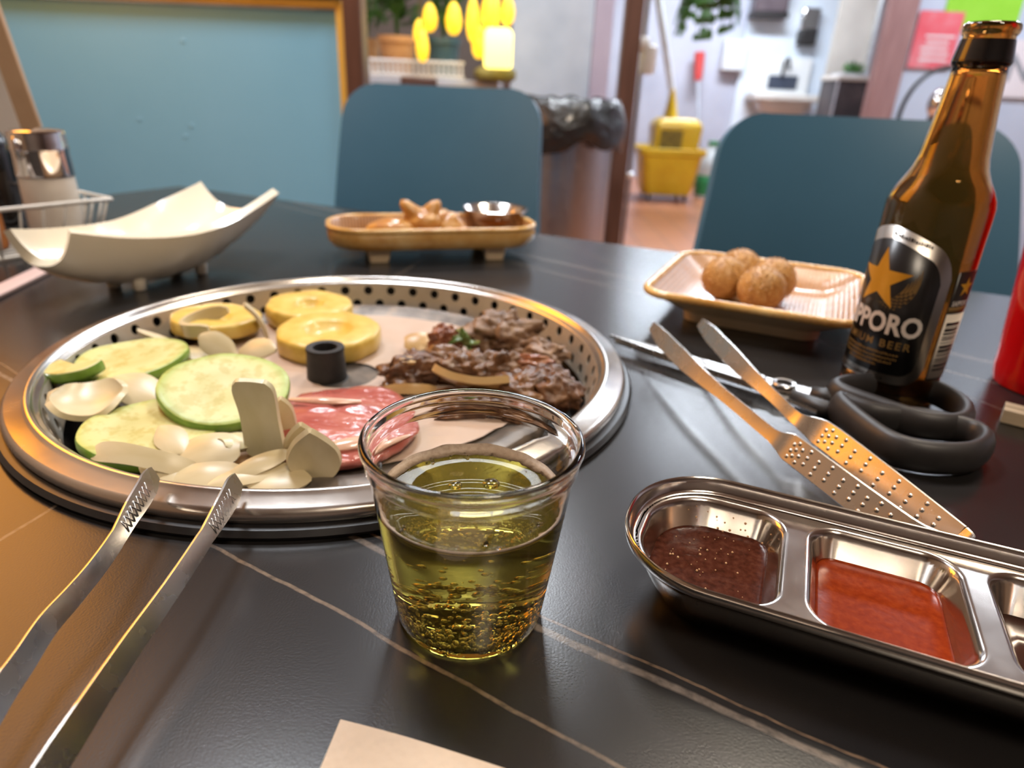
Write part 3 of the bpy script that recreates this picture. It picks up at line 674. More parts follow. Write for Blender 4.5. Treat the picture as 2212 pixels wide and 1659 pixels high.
# ------------------------------------------------------------------ beer bottle
BX, BY = 0.2433, 0.3953
RB = 0.0279
bo = thing('beer_bottle', 'brown glass beer bottle with black and silver star label', 'bottle', (BX, BY, 0))
MT['brown_glass'] = pmat('brown_glass', (0.68, 0.39, 0.14), 0.02, trans=1.0, ior=1.5)
po = [(0.0, 0.004), (0.020, 0.003), (0.0245, 0.0004), (0.0262, 0.0004), (0.0275, 0.0022), (RB, 0.0055), (RB, 0.116), (0.0277, 0.1195), (0.0268, 0.1235), (0.0245, 0.1285), (0.0215, 0.1335), (0.0190, 0.1390), (0.0176, 0.145),
      (0.0160, 0.158), (0.0145, 0.172), (0.0133, 0.186), (0.0129, 0.1905), (0.0140, 0.1920), (0.0143, 0.1935), (0.0136, 0.1960), (0.0124, 0.2035), (0.0121, 0.2050), (0.0131, 0.2065), (0.0135, 0.2085), (0.0132, 0.2105), (0.0122, 0.2116), (0.0108, 0.2116), (0.0098, 0.2108)]
pi_ = [(0.0097, 0.204), (0.0099, 0.196), (0.0106, 0.186), (0.0119, 0.172), (0.0134, 0.158), (0.0150, 0.145), (0.0164, 0.139), (0.0190, 0.1335), (0.0220, 0.1285), (0.0243, 0.1235), (0.0253, 0.1195), (0.0256, 0.116), (0.0256, 0.008), (0.022, 0.0062), (0.0, 0.0085)]
B().lathe(po + pi_, 96).make('glass_body', MT['brown_glass'], bo, sharp=60)
MT['neck_band'] = pmat('black_gloss_band', (0.012, 0.011, 0.012), 0.15, coat=0.3)
PHI0 = math.atan2(-BY, -BX) - R(43) + R(3)      # label centre direction
def cyl(phi, z, r): return (r * math.cos(phi), r * math.sin(phi), z)
def wrap(b, r, phi0=None):      # flat (x across, y up) drawing bent round the bottle
    p0 = PHI0 if phi0 is None else phi0
    b.v = [cyl(p0 + x / RB, y, r + z) for (x, y, z) in b.v]; return b
def label_outline(hw, zb, zt_mid, zt_edge, r):
    pts = []; n = 16
    for k in range(n + 1):   # lower edge then right side, arched top, left side
        pts.append((-hw + r + (2 * hw - 2 * r) * k / n, zb))
    for k in range(1, 9): a = -PI / 2 + PI / 2 * k / 8; pts.append((hw - r + r * math.cos(a), zb + r + r * math.sin(a)))
    for k in range(1, 9): pts.append((hw, lerp(zb + r, zt_edge - r, k / 8)))
    top = []
    for k in range(41):
        u = 1 - 2 * k / 40; x = u * hw
        y = lerp(zt_mid, zt_edge, abs(u) ** 1.5)
        e_ = 1 - abs(u)
        if e_ * hw < r: y -= r * (1 - math.sqrt(max(0, 1 - (1 - e_ * hw / r) ** 2))) * 1.2
        top.append((x, y))
    pts += top[1:-1]
    for k in range(9): pts.append((-hw, lerp(zt_edge - r, zb + r, k / 8)))
    for k in range(1, 8): a = PI + PI / 2 * k / 8; pts.append((-hw + r + r * math.cos(a), zb + r + r * math.sin(a)))
    return pts
def sheet(pts, z, dz=0.00012):
    # filled outline, sliced into vertical strips so that it can bend round the bottle
    xs = sorted(set([round(p[0], 6) for p in pts])); lo, hi = min(xs), max(xs); N = 64
    def span(x):
        ys = []
        for i in range(len(pts)):
            a, b_ = pts[i], pts[(i + 1) % len(pts)]
            if (a[0] - x) * (b_[0] - x) <= 0 and abs(a[0] - b_[0]) > 1e-9:
                ys.append(lerp(a[1], b_[1], (x - a[0]) / (b_[0] - a[0])))
        return (min(ys), max(ys)) if ys else None
    g = B(); rows = []
    for k in range(N + 1):
        x = lerp(lo + 1e-5, hi - 1e-5, k / N); s = span(x)
        rows.append((x, s))
    vs = []; fs = []
    for (x, s) in rows:
        for zz in (z, z + dz): vs.append((x, s[0], zz)); vs.append((x, s[1], zz))
    for k in range(N):
        a = k * 4; b_ = a + 4
        fs += [(a + 2, b_ + 2, b_ + 3, a + 3), (a, a + 1, b_ + 1, b_), (a, b_, b_ + 2, a + 2), (a + 1, a + 3, b_ + 3, b_ + 1)]
    fs += [(0, 2, 3, 1), (N * 4, N * 4 + 1, N * 4 + 3, N * 4 + 2)]
    return g.add(vs, fs)
MT['label_silver'] = steel('label_silver', (0.62, 0.58, 0.53), 0.34, var=0.05)
MT['label_black'] = nmat('label_black', [(0.3, (0.011, 0.010, 0.010)), (0.7, (0.016, 0.014, 0.014))], 40, 0.3)
MT['label_gold'] = pmat('label_gold', (0.72, 0.36, 0.025), 0.35, metal=0.25)
MT['label_dimgold'] = pmat('label_dim_gold', (0.26, 0.16, 0.05), 0.4, metal=0.3)
MT['label_white'] = pmat('label_white', (0.74, 0.68, 0.63), 0.4)
HW = 0.0370
lab = wrap(sheet(label_outline(HW, 0.0150, 0.1075, 0.0930, 0.012), 0), RB + 0.0001).make('front_label', MT['label_silver'], bo, sharp=None)
wrap(sheet(label_outline(HW - 0.0052, 0.0205, 0.1000, 0.0870, 0.009), 0), RB + 0.00026).make('black_field', MT['label_black'], lab, sharp=None)
def star(cx_, cy_, r, ri=0.40, dz=0.00012):
    o = [(cx_ + (r if k % 2 == 0 else r * ri) * math.cos(PI / 2 + PI * k / 5), cy_ + (r if k % 2 == 0 else r * ri) * math.sin(PI / 2 + PI * k / 5)) for k in range(10)]
    vs = [(cx_, cy_, dz)] + [(x, y, dz) for x, y in o]
    # subdivide each wedge so the points follow the curve
    g = B(); fs = []
    for k in range(10):
        a, b_ = o[k], o[(k + 1) % 10]; N = 6; rows = []
        for i in range(N + 1):
            t = i / N; rows.append([(lerp(cx_, lerp(a[0], b_[0], j / N), t), lerp(cy_, lerp(a[1], b_[1], j / N), t), dz) for j in range(N + 1)])
        v = [p for r_ in rows for p in r_]; f = []
        for i in range(N):
            for j in range(N): f.append((i * (N + 1) + j, (i + 1) * (N + 1) + j, (i + 1) * (N + 1) + j + 1, i * (N + 1) + j + 1))
        g.add(v, f)
    return g
wrap(star(-0.0005, 0.0760, 0.0190), RB + 0.00036).make('gold_star', MT['label_gold'], lab, sharp=None)
def text_mesh(body, size, sx=1.0, bold=0.0, spacing=1.0):
    c = bpy.data.curves.new('lettering', 'FONT'); c.body = body; c.size = size; c.align_x = 'CENTER'; c.align_y = 'CENTER'; c.offset = bold; c.space_character = spacing; c.resolution_u = 3
    o = bpy.data.objects.new('lettering', c); col.objects.link(o)
    dg = bpy.context.evaluated_depsgraph_get(); me = bpy.data.meshes.new_from_object(o.evaluated_get(dg))
    import bmesh
    bm = bmesh.new(); bm.from_mesh(me); bmesh.ops.triangulate(bm, faces=bm.faces[:])
    for _ in range(3):
        es = [e for e in bm.edges if e.calc_length() > size * 0.14]
        if es: bmesh.ops.subdivide_edges(bm, edges=es, cuts=1)
        bmesh.ops.triangulate(bm, faces=bm.faces[:])
    bm.to_mesh(me); bm.free()
    vs = [(v.co.x * sx, v.co.y, 0.0) for v in me.vertices]; fs = [tuple(p.vertices) for p in me.polygons]
    bpy.data.objects.remove(o); bpy.data.curves.remove(c); bpy.data.meshes.remove(me)
    return B().add(vs, fs)
def put_text(body, size, x, y, mat, parent, r, sx=1.0, bold=0.0, spacing=1.0, phi0=None, rot=0.0):
    g = text_mesh(body, size, sx, bold, spacing)
    c, s = math.cos(rot), math.sin(rot)
    g.v = [(x + a * c - b_ * s, y + a * s + b_ * c, 0.0) for (a, b_, z) in g.v]
    return wrap(g, r, phi0).make('lettering', mat, parent, sharp=None)
put_text('SAPPORO', 0.0168, 0.0, 0.0505, MT['label_white'], lab, RB + 0.00042, 0.80, 0.00055, 1.0)
put_text('PREMIUM BEER', 0.0066, 0.0, 0.0388, MT['label_dimgold'], lab, RB + 0.0004, 1.0, 0.0001, 1.25)
# the fine print is too small to read: rows of short strokes
random.seed(21)
def fine_print(x0, x1, y, h, mat, slope=0.0):
    g = B(); x = x0
    while x < x1:
        wv = random.uniform(0.0006, 0.0013)
        y_ = y + slope * (x - x0); g.v += []; n0 = len(g.v)
        hh = h * random.choice((0.7, 1.0))
        g.add([(x, y_, 0), (x + wv, y_ + slope * wv, 0), (x + wv, y_ + slope * wv + hh, 0), (x, y_ + hh, 0)], [(0, 1, 2, 3)])
        x += wv + random.uniform(0.0003, 0.0007)
    return wrap(g, RB + 0.0004).make('fine_print', mat, lab, sharp=None)
for (hw_, y_) in ((0.020, 0.0325), (0.021, 0.0298), (0.018, 0.0272), (0.010, 0.0246)): fine_print(-hw_, hw_, y_, 0.0015, MT['label_dimgold'])
fine_print(0.001, 0.022, 0.1025, 0.0020, MT['label_black'], -0.22)
fine_print(-0.016, 0.016, 0.0166, 0.0014, MT['label_black'])
# barley ears curling under the star
for s in (-1, 1):
    for k in range(5):
        g = B(); P = []
        for i in range(9):
            t = i / 8; a = R(-80 + 78 * t + k * 6); rr = 0.0105 + 0.0016 * k + 0.004 * t
            P.append((s * rr * math.cos(a) + s * 0.0018 * t, 0.0735 + rr * math.sin(a) * 1.05 + 0.004 * t * t, 0.00012))
        vs = []; fs = []
        for i, p in enumerate(P):
            wv = 0.00075 * math.sin(PI * (i + 0.6) / 9.2); vs += [(p[0] - wv, p[1] + wv * 0.5, p[2]), (p[0] + wv, p[1] - wv * 0.5, p[2])]
        for i in range(8): fs.append((2 * i, 2 * i + 1, 2 * i + 3, 2 * i + 2))
        wrap(g.add(vs, fs), RB + 0.00028).make('barley_ear', MT['label_dimgold'], lab, sharp=None)
# side label with small star and bar code
PHB = PHI0 + R(76 + 28)
MT['label_cream'] = pmat('label_cream', (0.80, 0.74, 0.64), 0.45)
sl = wrap(sheet(label_outline(0.0105, 0.0190, 0.0860, 0.0860, 0.002), 0), RB + 0.0001, PHB).make('side_label', MT['label_black'], bo, sharp=None)
wrap(star(-0.001, 0.0770, 0.0062), RB + 0.0003, PHB).make('gold_star', MT['label_gold'], sl, sharp=None)
put_text('SAPPORO', 0.0040, -0.001, 0.0672, MT['label_white'], sl, RB + 0.0003, 0.85, 0.0001, phi0=PHB)
wrap(sheet([(-0.0098, 0.0620), (0.0098, 0.0620), (0.0098, 0.0652), (-0.0098, 0.0652)], 0), RB + 0.00024, PHB).make('gold_band', MT['label_dimgold'], sl, sharp=None)
wrap(sheet([(-0.0098, 0.0205), (0.0098, 0.0205), (0.0098, 0.0610), (-0.0098, 0.0610)], 0), RB + 0.00024, PHB).make('code_field', MT['label_cream'], sl, sharp=None)
random.seed(5); z = 0.0255
while z < 0.0555:
    h = random.choice((0.0005, 0.0009, 0.0014, 0.0019)); 
    wrap(sheet([(-0.0080, z), (0.0050, z), (0.0050, z + h), (-0.0080, z + h)], 0), RB + 0.00037, PHB).make('code_bar', MT['label_black'], sl, sharp=None)
    z += h + random.choice((0.0006, 0.0009, 0.0014))
# paper ring at the neck
B().lathe([(0.01435, 0.1930), (0.0139, 0.1962), (0.0127, 0.2034)], 48).make('neck_band', MT['neck_band'], bo)

# ------------------------------------------------------------------ sauce tray
TRX, TRY, TRA = 0.1273, 0.1741, R(-22.5)
HL, HWt, RC = 0.088, 0.0358, 0.0335
tr = thing('sauce_tray', 'stainless steel sauce tray with three wells in a row', 'tray', (TRX, TRY, 0), TRA)
def ring_in(d, z): return rrect(HL - d, HWt - d, max(RC - d, 0.002), z, 14)
B().loft([ring_in(0.0200, 0.0002), ring_in(0.0180, 0.0004), ring_in(0.0152, 0.0022), ring_in(0.0098, 0.0110), ring_in(0.0058, 0.0190), ring_in(0.0046, 0.0222), ring_in(0.0015, 0.0238), ring_in(0.0006, 0.0250), ring_in(0.0, 0.0276), ring_in(0.0001, 0.0288), ring_in(0.0008, 0.0294),
          ring_in(0.0015, 0.0289), ring_in(0.0019, 0.0276), ring_in(0.0026, 0.0245), ring_in(0.0034, 0.0236), ring_in(0.0044, 0.0233), ring_in(0.0052, 0.0233)], cap0=True, cap1=False).make('tray_rim', MT['steel_tray'], tr, sharp=70)
WELLS = [(-0.0822, -0.0315), (-0.0250, 0.0255), (0.0318, 0.0822)]
WHY = 0.0288
def sdf_rr(x, y, cx_, hx, hy, r):
    qx, qy = abs(x - cx_) - hx + r, abs(y) - hy + r
    return math.hypot(max(qx, 0), max(qy, 0)) + min(max(qx, qy), 0) - r
def well_sdf(x, y):
    best = 1; 
    for i, (a, b_) in enumerate(WELLS):
        cx_ = (a + b_) / 2; hx = (b_ - a) / 2; r = 0.0120
        if (i == 0 and x < cx_) or (i == 2 and x > cx_): r = 0.0245
        best = min(best, sdf_rr(x, y, cx_, hx, WHY, r))
    return best
def hgt(x, y):
    d = -well_sdf(x, y)
    if d <= 0: return 0.0233
    if d < 0.0022: return 0.0233 - 0.0016 * (d / 0.0022) ** 2
    if d < 0.0075: return 0.0217 - 0.0140 * ((d - 0.0022) / 0.0053) ** 0.9
    if d < 0.0125: t = (d - 0.0075) / 0.005; return 0.0077 - 0.0045 * (1 - (1 - t) ** 2)
    return 0.0032
g = B(); nx, ny = 300, 124; vs = []; keep = {}; fs = []
def outer_sdf(x, y): return sdf_rr(x, y, 0, HL, HWt, RC)
for i in range(nx + 1):
    for j in range(ny + 1):
        x = lerp(-HL, HL, i / nx); y = lerp(-HWt, HWt, j / ny)
        if outer_sdf(x, y) < -0.0042: keep[(i, j)] = len(vs); vs.append((x, y, hgt(x, y)))
for i in range(nx):
    for j in range(ny):
        q = [(i, j), (i + 1, j), (i + 1, j + 1), (i, j + 1)]
        if all(t in keep for t in q): fs.append(tuple(keep[t] for t in q))
g.add(vs, fs).make('tray_wells', MT['steel_tray'], tr, sharp=None)
def sauce_mat(name, a, b_, c, rough, scale, bs):
    M = nmat(name, [(0.3, a), (0.5, b_), (0.72, c)], scale, rough, bstr=bs, bdist=0.0006, coat=0.25); return M
def sauce(label, i, zt, mat, loc):
    a, b_ = WELLS[i]; cx_ = (a + b_) / 2; hx = (b_ - a) / 2 - 0.0050; hy = WHY - 0.0050
    t = thing('dipping_sauce', label, 'sauce', (TRX, TRY, 0), TRA, 'sauces in the steel tray')
    rl = (0.0200 if i == 0 else 0.0080, 0.0200 if i == 2 else 0.0080)
    def rg(d, z):
        pts = []; X, Y = hx - d, hy - d
        for (sx, sy, a0) in ((1, 1, 0), (-1, 1, PI / 2), (-1, -1, PI), (1, -1, 1.5 * PI)):
            r = max((rl[1] if sx > 0 else rl[0]) - d, 0.002)
            for k in range(11):
                t_ = a0 + PI / 2 * k / 10; pts.append((cx_ + sx * (X - r) + r * math.cos(t_), sy * (Y - r) + r * math.sin(t_), z))
        return pts
    B().loft([rg(0.0080, 0.0034), rg(0.0055, 0.0050), rg(0.0030, 0.0085), rg(0.0, zt - 0.0004), rg(0.0003, zt + 0.0004), rg(0.0012, zt), rg(0.006, zt - 0.0002), rg(0.014, zt - 0.0002)], cap0=True).make('sauce_pool', mat, t, sharp=None)
    return t
MT['sauce1'] = sauce_mat('brown_soy_sauce', (0.030, 0.008, 0.004), (0.05, 0.013, 0.007), (0.075, 0.024, 0.013), 0.16, 420, 0.18)
MT['sauce2'] = sauce_mat('red_chili_sauce', (0.155, 0.016, 0.002), (0.19, 0.022, 0.003), (0.23, 0.032, 0.005), 0.20, 380, 0.06)
for _n in ('sauce1', 'sauce2'): bsdf(MT[_n]).inputs['Specular IOR Level'].default_value = 0.14; bsdf(MT[_n]).inputs['Coat Weight'].default_value = 0.0
MT['sauce3'] = sauce_mat('dark_soy_sauce', (0.022, 0.008, 0.005), (0.032, 0.012, 0.007), (0.05, 0.02, 0.012), 0.06, 60, 0.02)
s1 = sauce('dark brown sauce with sesame specks in the rounded end well', 0, 0.0125, MT['sauce1'], None)
s2 = sauce('thick red chili sauce in the middle well of the steel tray', 1, 0.0130, MT['sauce2'], None)
sauce('thin dark soy sauce in the well cut off by the frame edge', 2, 0.0105, MT['sauce3'], None)
MT['speck'] = nmat('sesame_speck', [(0.3, (0.42, 0.20, 0.08)), (0.7, (0.56, 0.33, 0.16))], 80, 0.4)
random.seed(9); g = B()
for k in range(60):
    a, b_ = WELLS[0]; x = random.uniform(a + 0.009, b_ - 0.008); y = random.uniform(-0.021, 0.021)
    if well_sdf(x, y) < -0.009: tiny(g, (x, y, 0.0125), random.uniform(0.0002, 0.0005), 6, 4)
for k in range(46):      # spots splashed on the wall of the well
    a, b_ = WELLS[0]; x = random.uniform(a + 0.006, b_ - 0.004); y = random.uniform(0.0215, 0.0275)
    if -0.0062 < well_sdf(x, y) < -0.0024: tiny(g, (x, y, hgt(x, y)), random.uniform(0.0002, 0.0006), 6, 4)
stuff(g.make('sesame_specks', MT['speck'], s1, sharp=None))

# ------------------------------------------------------------------ tongs and scissors
def dimples(g, path, wd, nn, rows, cols, t0, t1, side):
    n = len(path)
    for c in range(cols):
        t = lerp(t0, t1, c / (cols - 1)) * (n - 1); i = min(int(t), n - 2); p = Vector(path[i]).lerp(Vector(path[i + 1]), t - i)
        for r in range(rows):
            o = (r - (rows - 1) / 2) * 0.0034 + (0.0008 if c % 2 else -0.0009)
            q = p + Vector(wd) * o + Vector(nn) * side
            g.ball(q, (0.0012, 0.0012, 0.0012), 8, 5)
t1 = thing('steel_tongs', 'steel tongs with dimpled handles lying across the scissors', 'tongs', (0, 0, 0), group='steel tongs')
LA = [(0.0975, 0.4457, 0.0205), (0.1015, 0.4118, 0.0200), (0.1096, 0.3678, 0.0195), (0.1218, 0.3230, 0.0185), (0.1303, 0.2906, 0.0180), (0.1345, 0.2815, 0.0175), (0.1390, 0.2696, 0.0170), (0.1509, 0.2423, 0.0145), (0.1612, 0.2225, 0.0120)]
LB = [(0.1342, 0.4549, 0.0215), (0.1362, 0.4215, 0.0210), (0.1406, 0.3689, 0.0205), (0.1469, 0.3304, 0.0190), (0.1497, 0.3091, 0.0185), (0.1561, 0.2988, 0.0175), (0.1613, 0.2834, 0.0170), (0.1716, 0.2475, 0.0145), (0.1800, 0.2187, 0.0120)]
def wid(n, tip, neck, hand):
    out = []
    for i in range(n):
        t = i / (n - 1)
        if t < 0.10: w_ = lerp(tip * 0.55, tip, t / 0.10)
        elif t < 0.20: w_ = tip
        elif t < 0.34: w_ = lerp(tip, neck, (t - 0.20) / 0.14)
        elif t < 0.50: w_ = neck
        elif t < 0.64: w_ = lerp(neck, hand, (t - 0.50) / 0.14)
        else: w_ = hand
        out.append(w_)
    return out
pa = catmull(LA, 6); pb = catmull(LB, 6)
WD1 = Vector((0.42, 0.12, 0.90)).normalized(); WD2 = Vector((0.45, 0.12, 0.88)).normalized()
B().strip(pa, wid(len(pa), 0.0120, 0.0070, 0.0140), 0.0013, WD1).make('tong_arm', MT['steel_tong'], t1, sharp=50)
B().strip(pb, wid(len(pb), 0.0120, 0.0070, 0.0140), 0.0013, WD2).make('tong_arm', MT['steel_tong'], t1, sharp=50)
mid = [(pa[-1] + pb[-1]) / 2]
d_ = ((pa[-1] - pa[-4]).normalized() + (pb[-1] - pb[-4]).normalized()).normalized()
hook = catmull([pa[-1], pa[-1] + d_ * 0.006 + (pb[-1] - pa[-1]) * 0.12, mid[0] + d_ * 0.010, pb[-1] + d_ * 0.006 - (pb[-1] - pa[-1]) * 0.12, pb[-1]], 6)
B().strip(hook, [0.0140] * len(hook), 0.0013, (WD1 + WD2)).make('tong_hinge', MT['steel_tong'], t1, sharp=50)
g = B()
for (pp, wd_) in ((pa, WD1), (pb, WD2)):
    tn = (pp[-1] - pp[-12]).normalized(); nn = tn.cross(wd_).normalized()
    if nn.x > 0: nn = -nn
    dimples(g, pp, wd_, nn, 3, 11, 0.67, 0.95, 0.0002)
stuff(g.make('grip_dimples', MT['steel_tong'], t1, sharp=None))

t2 = thing('steel_tongs', 'steel tongs with cross-hatched tips resting on the grill ring', 'tongs', (0, 0, 0), group='steel tongs')
LA = [(-0.1437, 0.2267, 0.0215), (-0.1406, 0.2135, 0.0215), (-0.1385, 0.1996, 0.0210), (-0.1356, 0.1841, 0.0205), (-0.1343, 0.1702, 0.0200), (-0.1347, 0.1583, 0.0190), (-0.1355, 0.1472, 0.0180), (-0.1340, 0.1348, 0.0172), (-0.1330, 0.1243, 0.0165), (-0.1308, 0.1114, 0.0155), (-0.1274, 0.0941, 0.0140)]
LB = [(-0.1090, 0.2247, 0.0215), (-0.1071, 0.2116, 0.0215), (-0.1064, 0.1997, 0.0210), (-0.1059, 0.1862, 0.0205), (-0.1057, 0.1698, 0.0200), (-0.1062, 0.1550, 0.0190), (-0.1069, 0.1417, 0.0180), (-0.1072, 0.1259, 0.0170), (-0.1070, 0.1144, 0.0165), (-0.1072, 0.1046, 0.0155), (-0.1073, 0.0909, 0.0140)]
def wid2(n):
    out = []
    for i in range(n):
        t = i / (n - 1)
        if t < 0.06: w_ = lerp(0.0065, 0.0105, t / 0.06)
        elif t < 0.16: w_ = lerp(0.0105, 0.0095, (t - 0.06) / 0.10)
        elif t < 0.30: w_ = lerp(0.0095, 0.0066, (t - 0.16) / 0.14)
        elif t < 0.45: w_ = 0.0072
        else: w_ = lerp(0.0072, 0.0092, min(1, (t - 0.45) / 0.4))
        out.append(w_)
    return out
pa = catmull(LA, 6); pb = catmull(LB, 6)
WA = Vector((-0.38, 0.06, 0.92)).normalized()
B().strip(pa, wid2(len(pa)), 0.0013, WA).make('tong_arm', MT['steel_tong'], t2, sharp=50)
B().strip(pb, wid2(len(pb)), 0.0013, WA).make('tong_arm', MT['steel_tong'], t2, sharp=50)
d_ = ((pa[-1] - pa[-4]).normalized() + (pb[-1] - pb[-4]).normalized()).normalized()
hook = catmull([pa[-1], pa[-1] + d_ * 0.010 + (pb[-1] - pa[-1]) * 0.10, (pa[-1] + pb[-1]) / 2 + d_ * 0.016, pb[-1] + d_ * 0.010 - (pb[-1] - pa[-1]) * 0.10, pb[-1]], 6)
B().strip(hook, [0.0105] * len(hook), 0.0013, WA).make('tong_hinge', MT['steel_tong'], t2, sharp=50)
# cross-hatched grip ridges on the inner faces near the tips
g = B()
for pp in (pa, pb):
    i0, i1 = 5, 15; tn = (pp[i1] - pp[i0]).normalized(); nn = tn.cross(WA).normalized(); wd_ = nn.cross(tn).normalized()
    if nn.x < 0: nn = -nn
    L = (pp[i1] - pp[i0]).length
    for k in range(9):
        s = L * k / 8
        for sg in (-1, 1):
            p0 = pp[i0] + tn * s + nn * 0.00075 - wd_ * 0.0026 * sg; p1 = pp[i0] + tn * min(L, s + 0.003) + nn * 0.00075 + wd_ * 0.0026 * sg
            g.tube([p0, p1], 0.00022, 5)
stuff(g.make('grip_ridges', MT['steel_tong'], t2, sharp=None))

sc = thing('scissors', 'kitchen scissors with steel blades and black plastic handles', 'scissors', (0, 0, 0))
MT['black_plastic'] = nmat('black_plastic', [(0.3, (0.020, 0.018, 0.018)), (0.7, (0.034, 0.031, 0.030))], 60, 0.45, bstr=0.08, bdist=0.0006)
tip = Vector((0.0706, 0.4576, 0.0080)); piv = Vector((0.1562, 0.3838, 0.0080)); end = Vector((0.1912, 0.3625, 0.0080))
def blade(a, b_, c, w0, w1, w2, z):
    P = [a, a.lerp(b_, 0.3), a.lerp(b_, 0.65), b_, b_.lerp(c, 0.5), c]; W_ = [w0, lerp(w0, w1, 0.5), lerp(w0, w1, 0.85), w1, w2, w2]
    P = [Vector((p.x, p.y, z)) for p in P]
    t = (c - a).normalized(); side = Vector((-t.y, t.x, 0))
    return B().strip(P, W_, 0.0022, side)
blade(tip, piv, end, 0.0012, 0.0155, 0.0135, 0.0075).make('blade', MT['steel_tong'], sc, sharp=30)
tip2 = tip + Vector((0.003, -0.004, 0)); end2 = Vector((0.1829, 0.3507, 0.0050))
blade(tip2, piv, end2, 0.0012, 0.0150, 0.0130, 0.0050).make('blade', MT['steel_tong'], sc, sharp=30)
B().lathe([(0.0, 0.0030), (0.0028, 0.0028), (0.0042, 0.0014), (0.0043, 0.0)], 24).make('pivot_screw', MT['steel_tong'], sc, (piv.x, piv.y, 0.0086))
B().lathe([(0.0045, 0.0), (0.006, 0.0004), (0.0075, 0.0012), (0.0068, 0.0020), (0.0048, 0.0016)], 24).make('opener_ring', MT['steel_tong'], sc, (piv.x + 0.013, piv.y - 0.007, 0.0086))
def loop(pts, rads, zc, flat=1.05):
    P = catmull([(p[0], p[1], zc + (p[2] if len(p) > 2 else 0)) for p in pts], 8, closed=True); n = len(P); m_ = len(rads)
    rr = [lerp(rads[int(i * m_ / n) % m_], rads[(int(i * m_ / n) + 1) % m_], (i * m_ / n) % 1) for i in range(n)]
    return B().tube(P, rr, 14, closed=True, flat=flat)
up_loop = [(0.1948, 0.3642, 0.0080), (0.2308, 0.3803, 0.0080), (0.2590, 0.3736, 0.0080), (0.2627, 0.3477, 0.0080), (0.2477, 0.3273, 0.0080), (0.2283, 0.3260, 0.0080), (0.2107, 0.3396, 0.0080)]
lo_loop = [(0.1888, 0.3452, 0.0080), (0.2031, 0.3348, 0.0080), (0.2295, 0.3305, 0.0080), (0.2488, 0.3198, 0.0080), (0.2478, 0.3055, 0.0080), (0.2300, 0.2912, 0.0080), (0.2063, 0.2906, 0.0080), (0.1929, 0.3036, 0.0080)]
loop([(p[0], p[1]) for p in up_loop], [0.0055, 0.0050, 0.0046, 0.0046, 0.0048, 0.0048, 0.0052], 0.0100, 1.75).make('handle_loop', MT['black_plastic'], sc, sharp=None)
loop([(p[0], p[1]) for p in lo_loop], [0.0055, 0.0050, 0.0046, 0.0046, 0.0050, 0.0052, 0.0052, 0.0052], 0.0098, 1.75).make('handle_loop', MT['black_plastic'], sc, sharp=None)
B().tube([Vector((end.x, end.y, 0.0082)) - (end - piv) * 0.25, Vector((end.x, end.y, 0.0082)), Vector((up_loop[0][0] + 0.01, up_loop[0][1], 0.0085))], [0.0045, 0.0065, 0.0060], 12, flat=0.8).make('handle_shank', MT['black_plastic'], sc, sharp=None)
B().tube([Vector((end2.x, end2.y, 0.0055)) - (end2 - piv) * 0.45, Vector((end2.x, end2.y, 0.0062)), Vector((lo_loop[0][0] + 0.012, lo_loop[0][1] - 0.003, 0.0070))], [0.0042, 0.0058, 0.0058], 12, flat=0.8).make('handle_shank', MT['black_plastic'], sc, sharp=None)
# ------------------------------------------------------------------ bamboo-look plates and snacks
M = pmat('woven_bamboo_glaze', (0.7, 0.45, 0.2), 0.22, coat=0.4)
wv = nd(M, 'ShaderNodeTexWave'); wv.inputs['Scale'].default_value = 90; wv.inputs['Distortion'].default_value = 1.5; lk(M, coords(M), wv.inputs['Vector'])
bn = noise_tex(M, coords(M), 22, 3)
c1 = ramp(M, bn, [(0.3, (0.47, 0.26, 0.13)), (0.5, (0.56, 0.33, 0.19)), (0.7, (0.50, 0.22, 0.055))])
mx = nd(M, 'ShaderNodeMix', data_type='RGBA', blend_type='MULTIPLY'); mx.inputs['Factor'].default_value = 0.35; lk(M, c1, mx.inputs['A']); lk(M, wv.outputs['Color'], mx.inputs['B'])
lk(M, mx.outputs['Result'], bsdf(M).inputs['Base Color']); bump(M, wv.outputs['Fac'], 0.3, 0.001)
MT['bamboo'] = M
MT['bamboo_rim'] = nmat('bamboo_rim_glaze', [(0.3, (0.55, 0.27, 0.06)), (0.5, (0.72, 0.43, 0.14)), (0.72, (0.82, 0.58, 0.25))], 40, 0.22, coat=0.4)
MT['plate_cream'] = nmat('cream_glaze', [(0.3, (0.62, 0.48, 0.30)), (0.7, (0.72, 0.58, 0.40))], 12, 0.25, coat=0.3)
def woven_rim(hx, hy, r, z, rad, n=14):
    P = [Vector(p) for p in rrect(hx, hy, r, z, n)]
    # resample evenly, modulate the radius so that the wrapped strands show
    L = [0]; m_ = len(P)
    for i in range(m_): L.append(L[-1] + (P[(i + 1) % m_] - P[i]).length)
    N = 300; out = []; rr = []
    for k in range(N):
        s = L[-1] * k / N; i = max(j for j in range(m_) if L[j] <= s); t = (s - L[i]) / max(1e-9, L[i + 1] - L[i])
        out.append(P[i].lerp(P[(i + 1) % m_], t)); rr.append(rad * (1 + 0.13 * abs(math.sin(PI * k / 3.0))))
    return B().tube(out, rr, 8, closed=True)
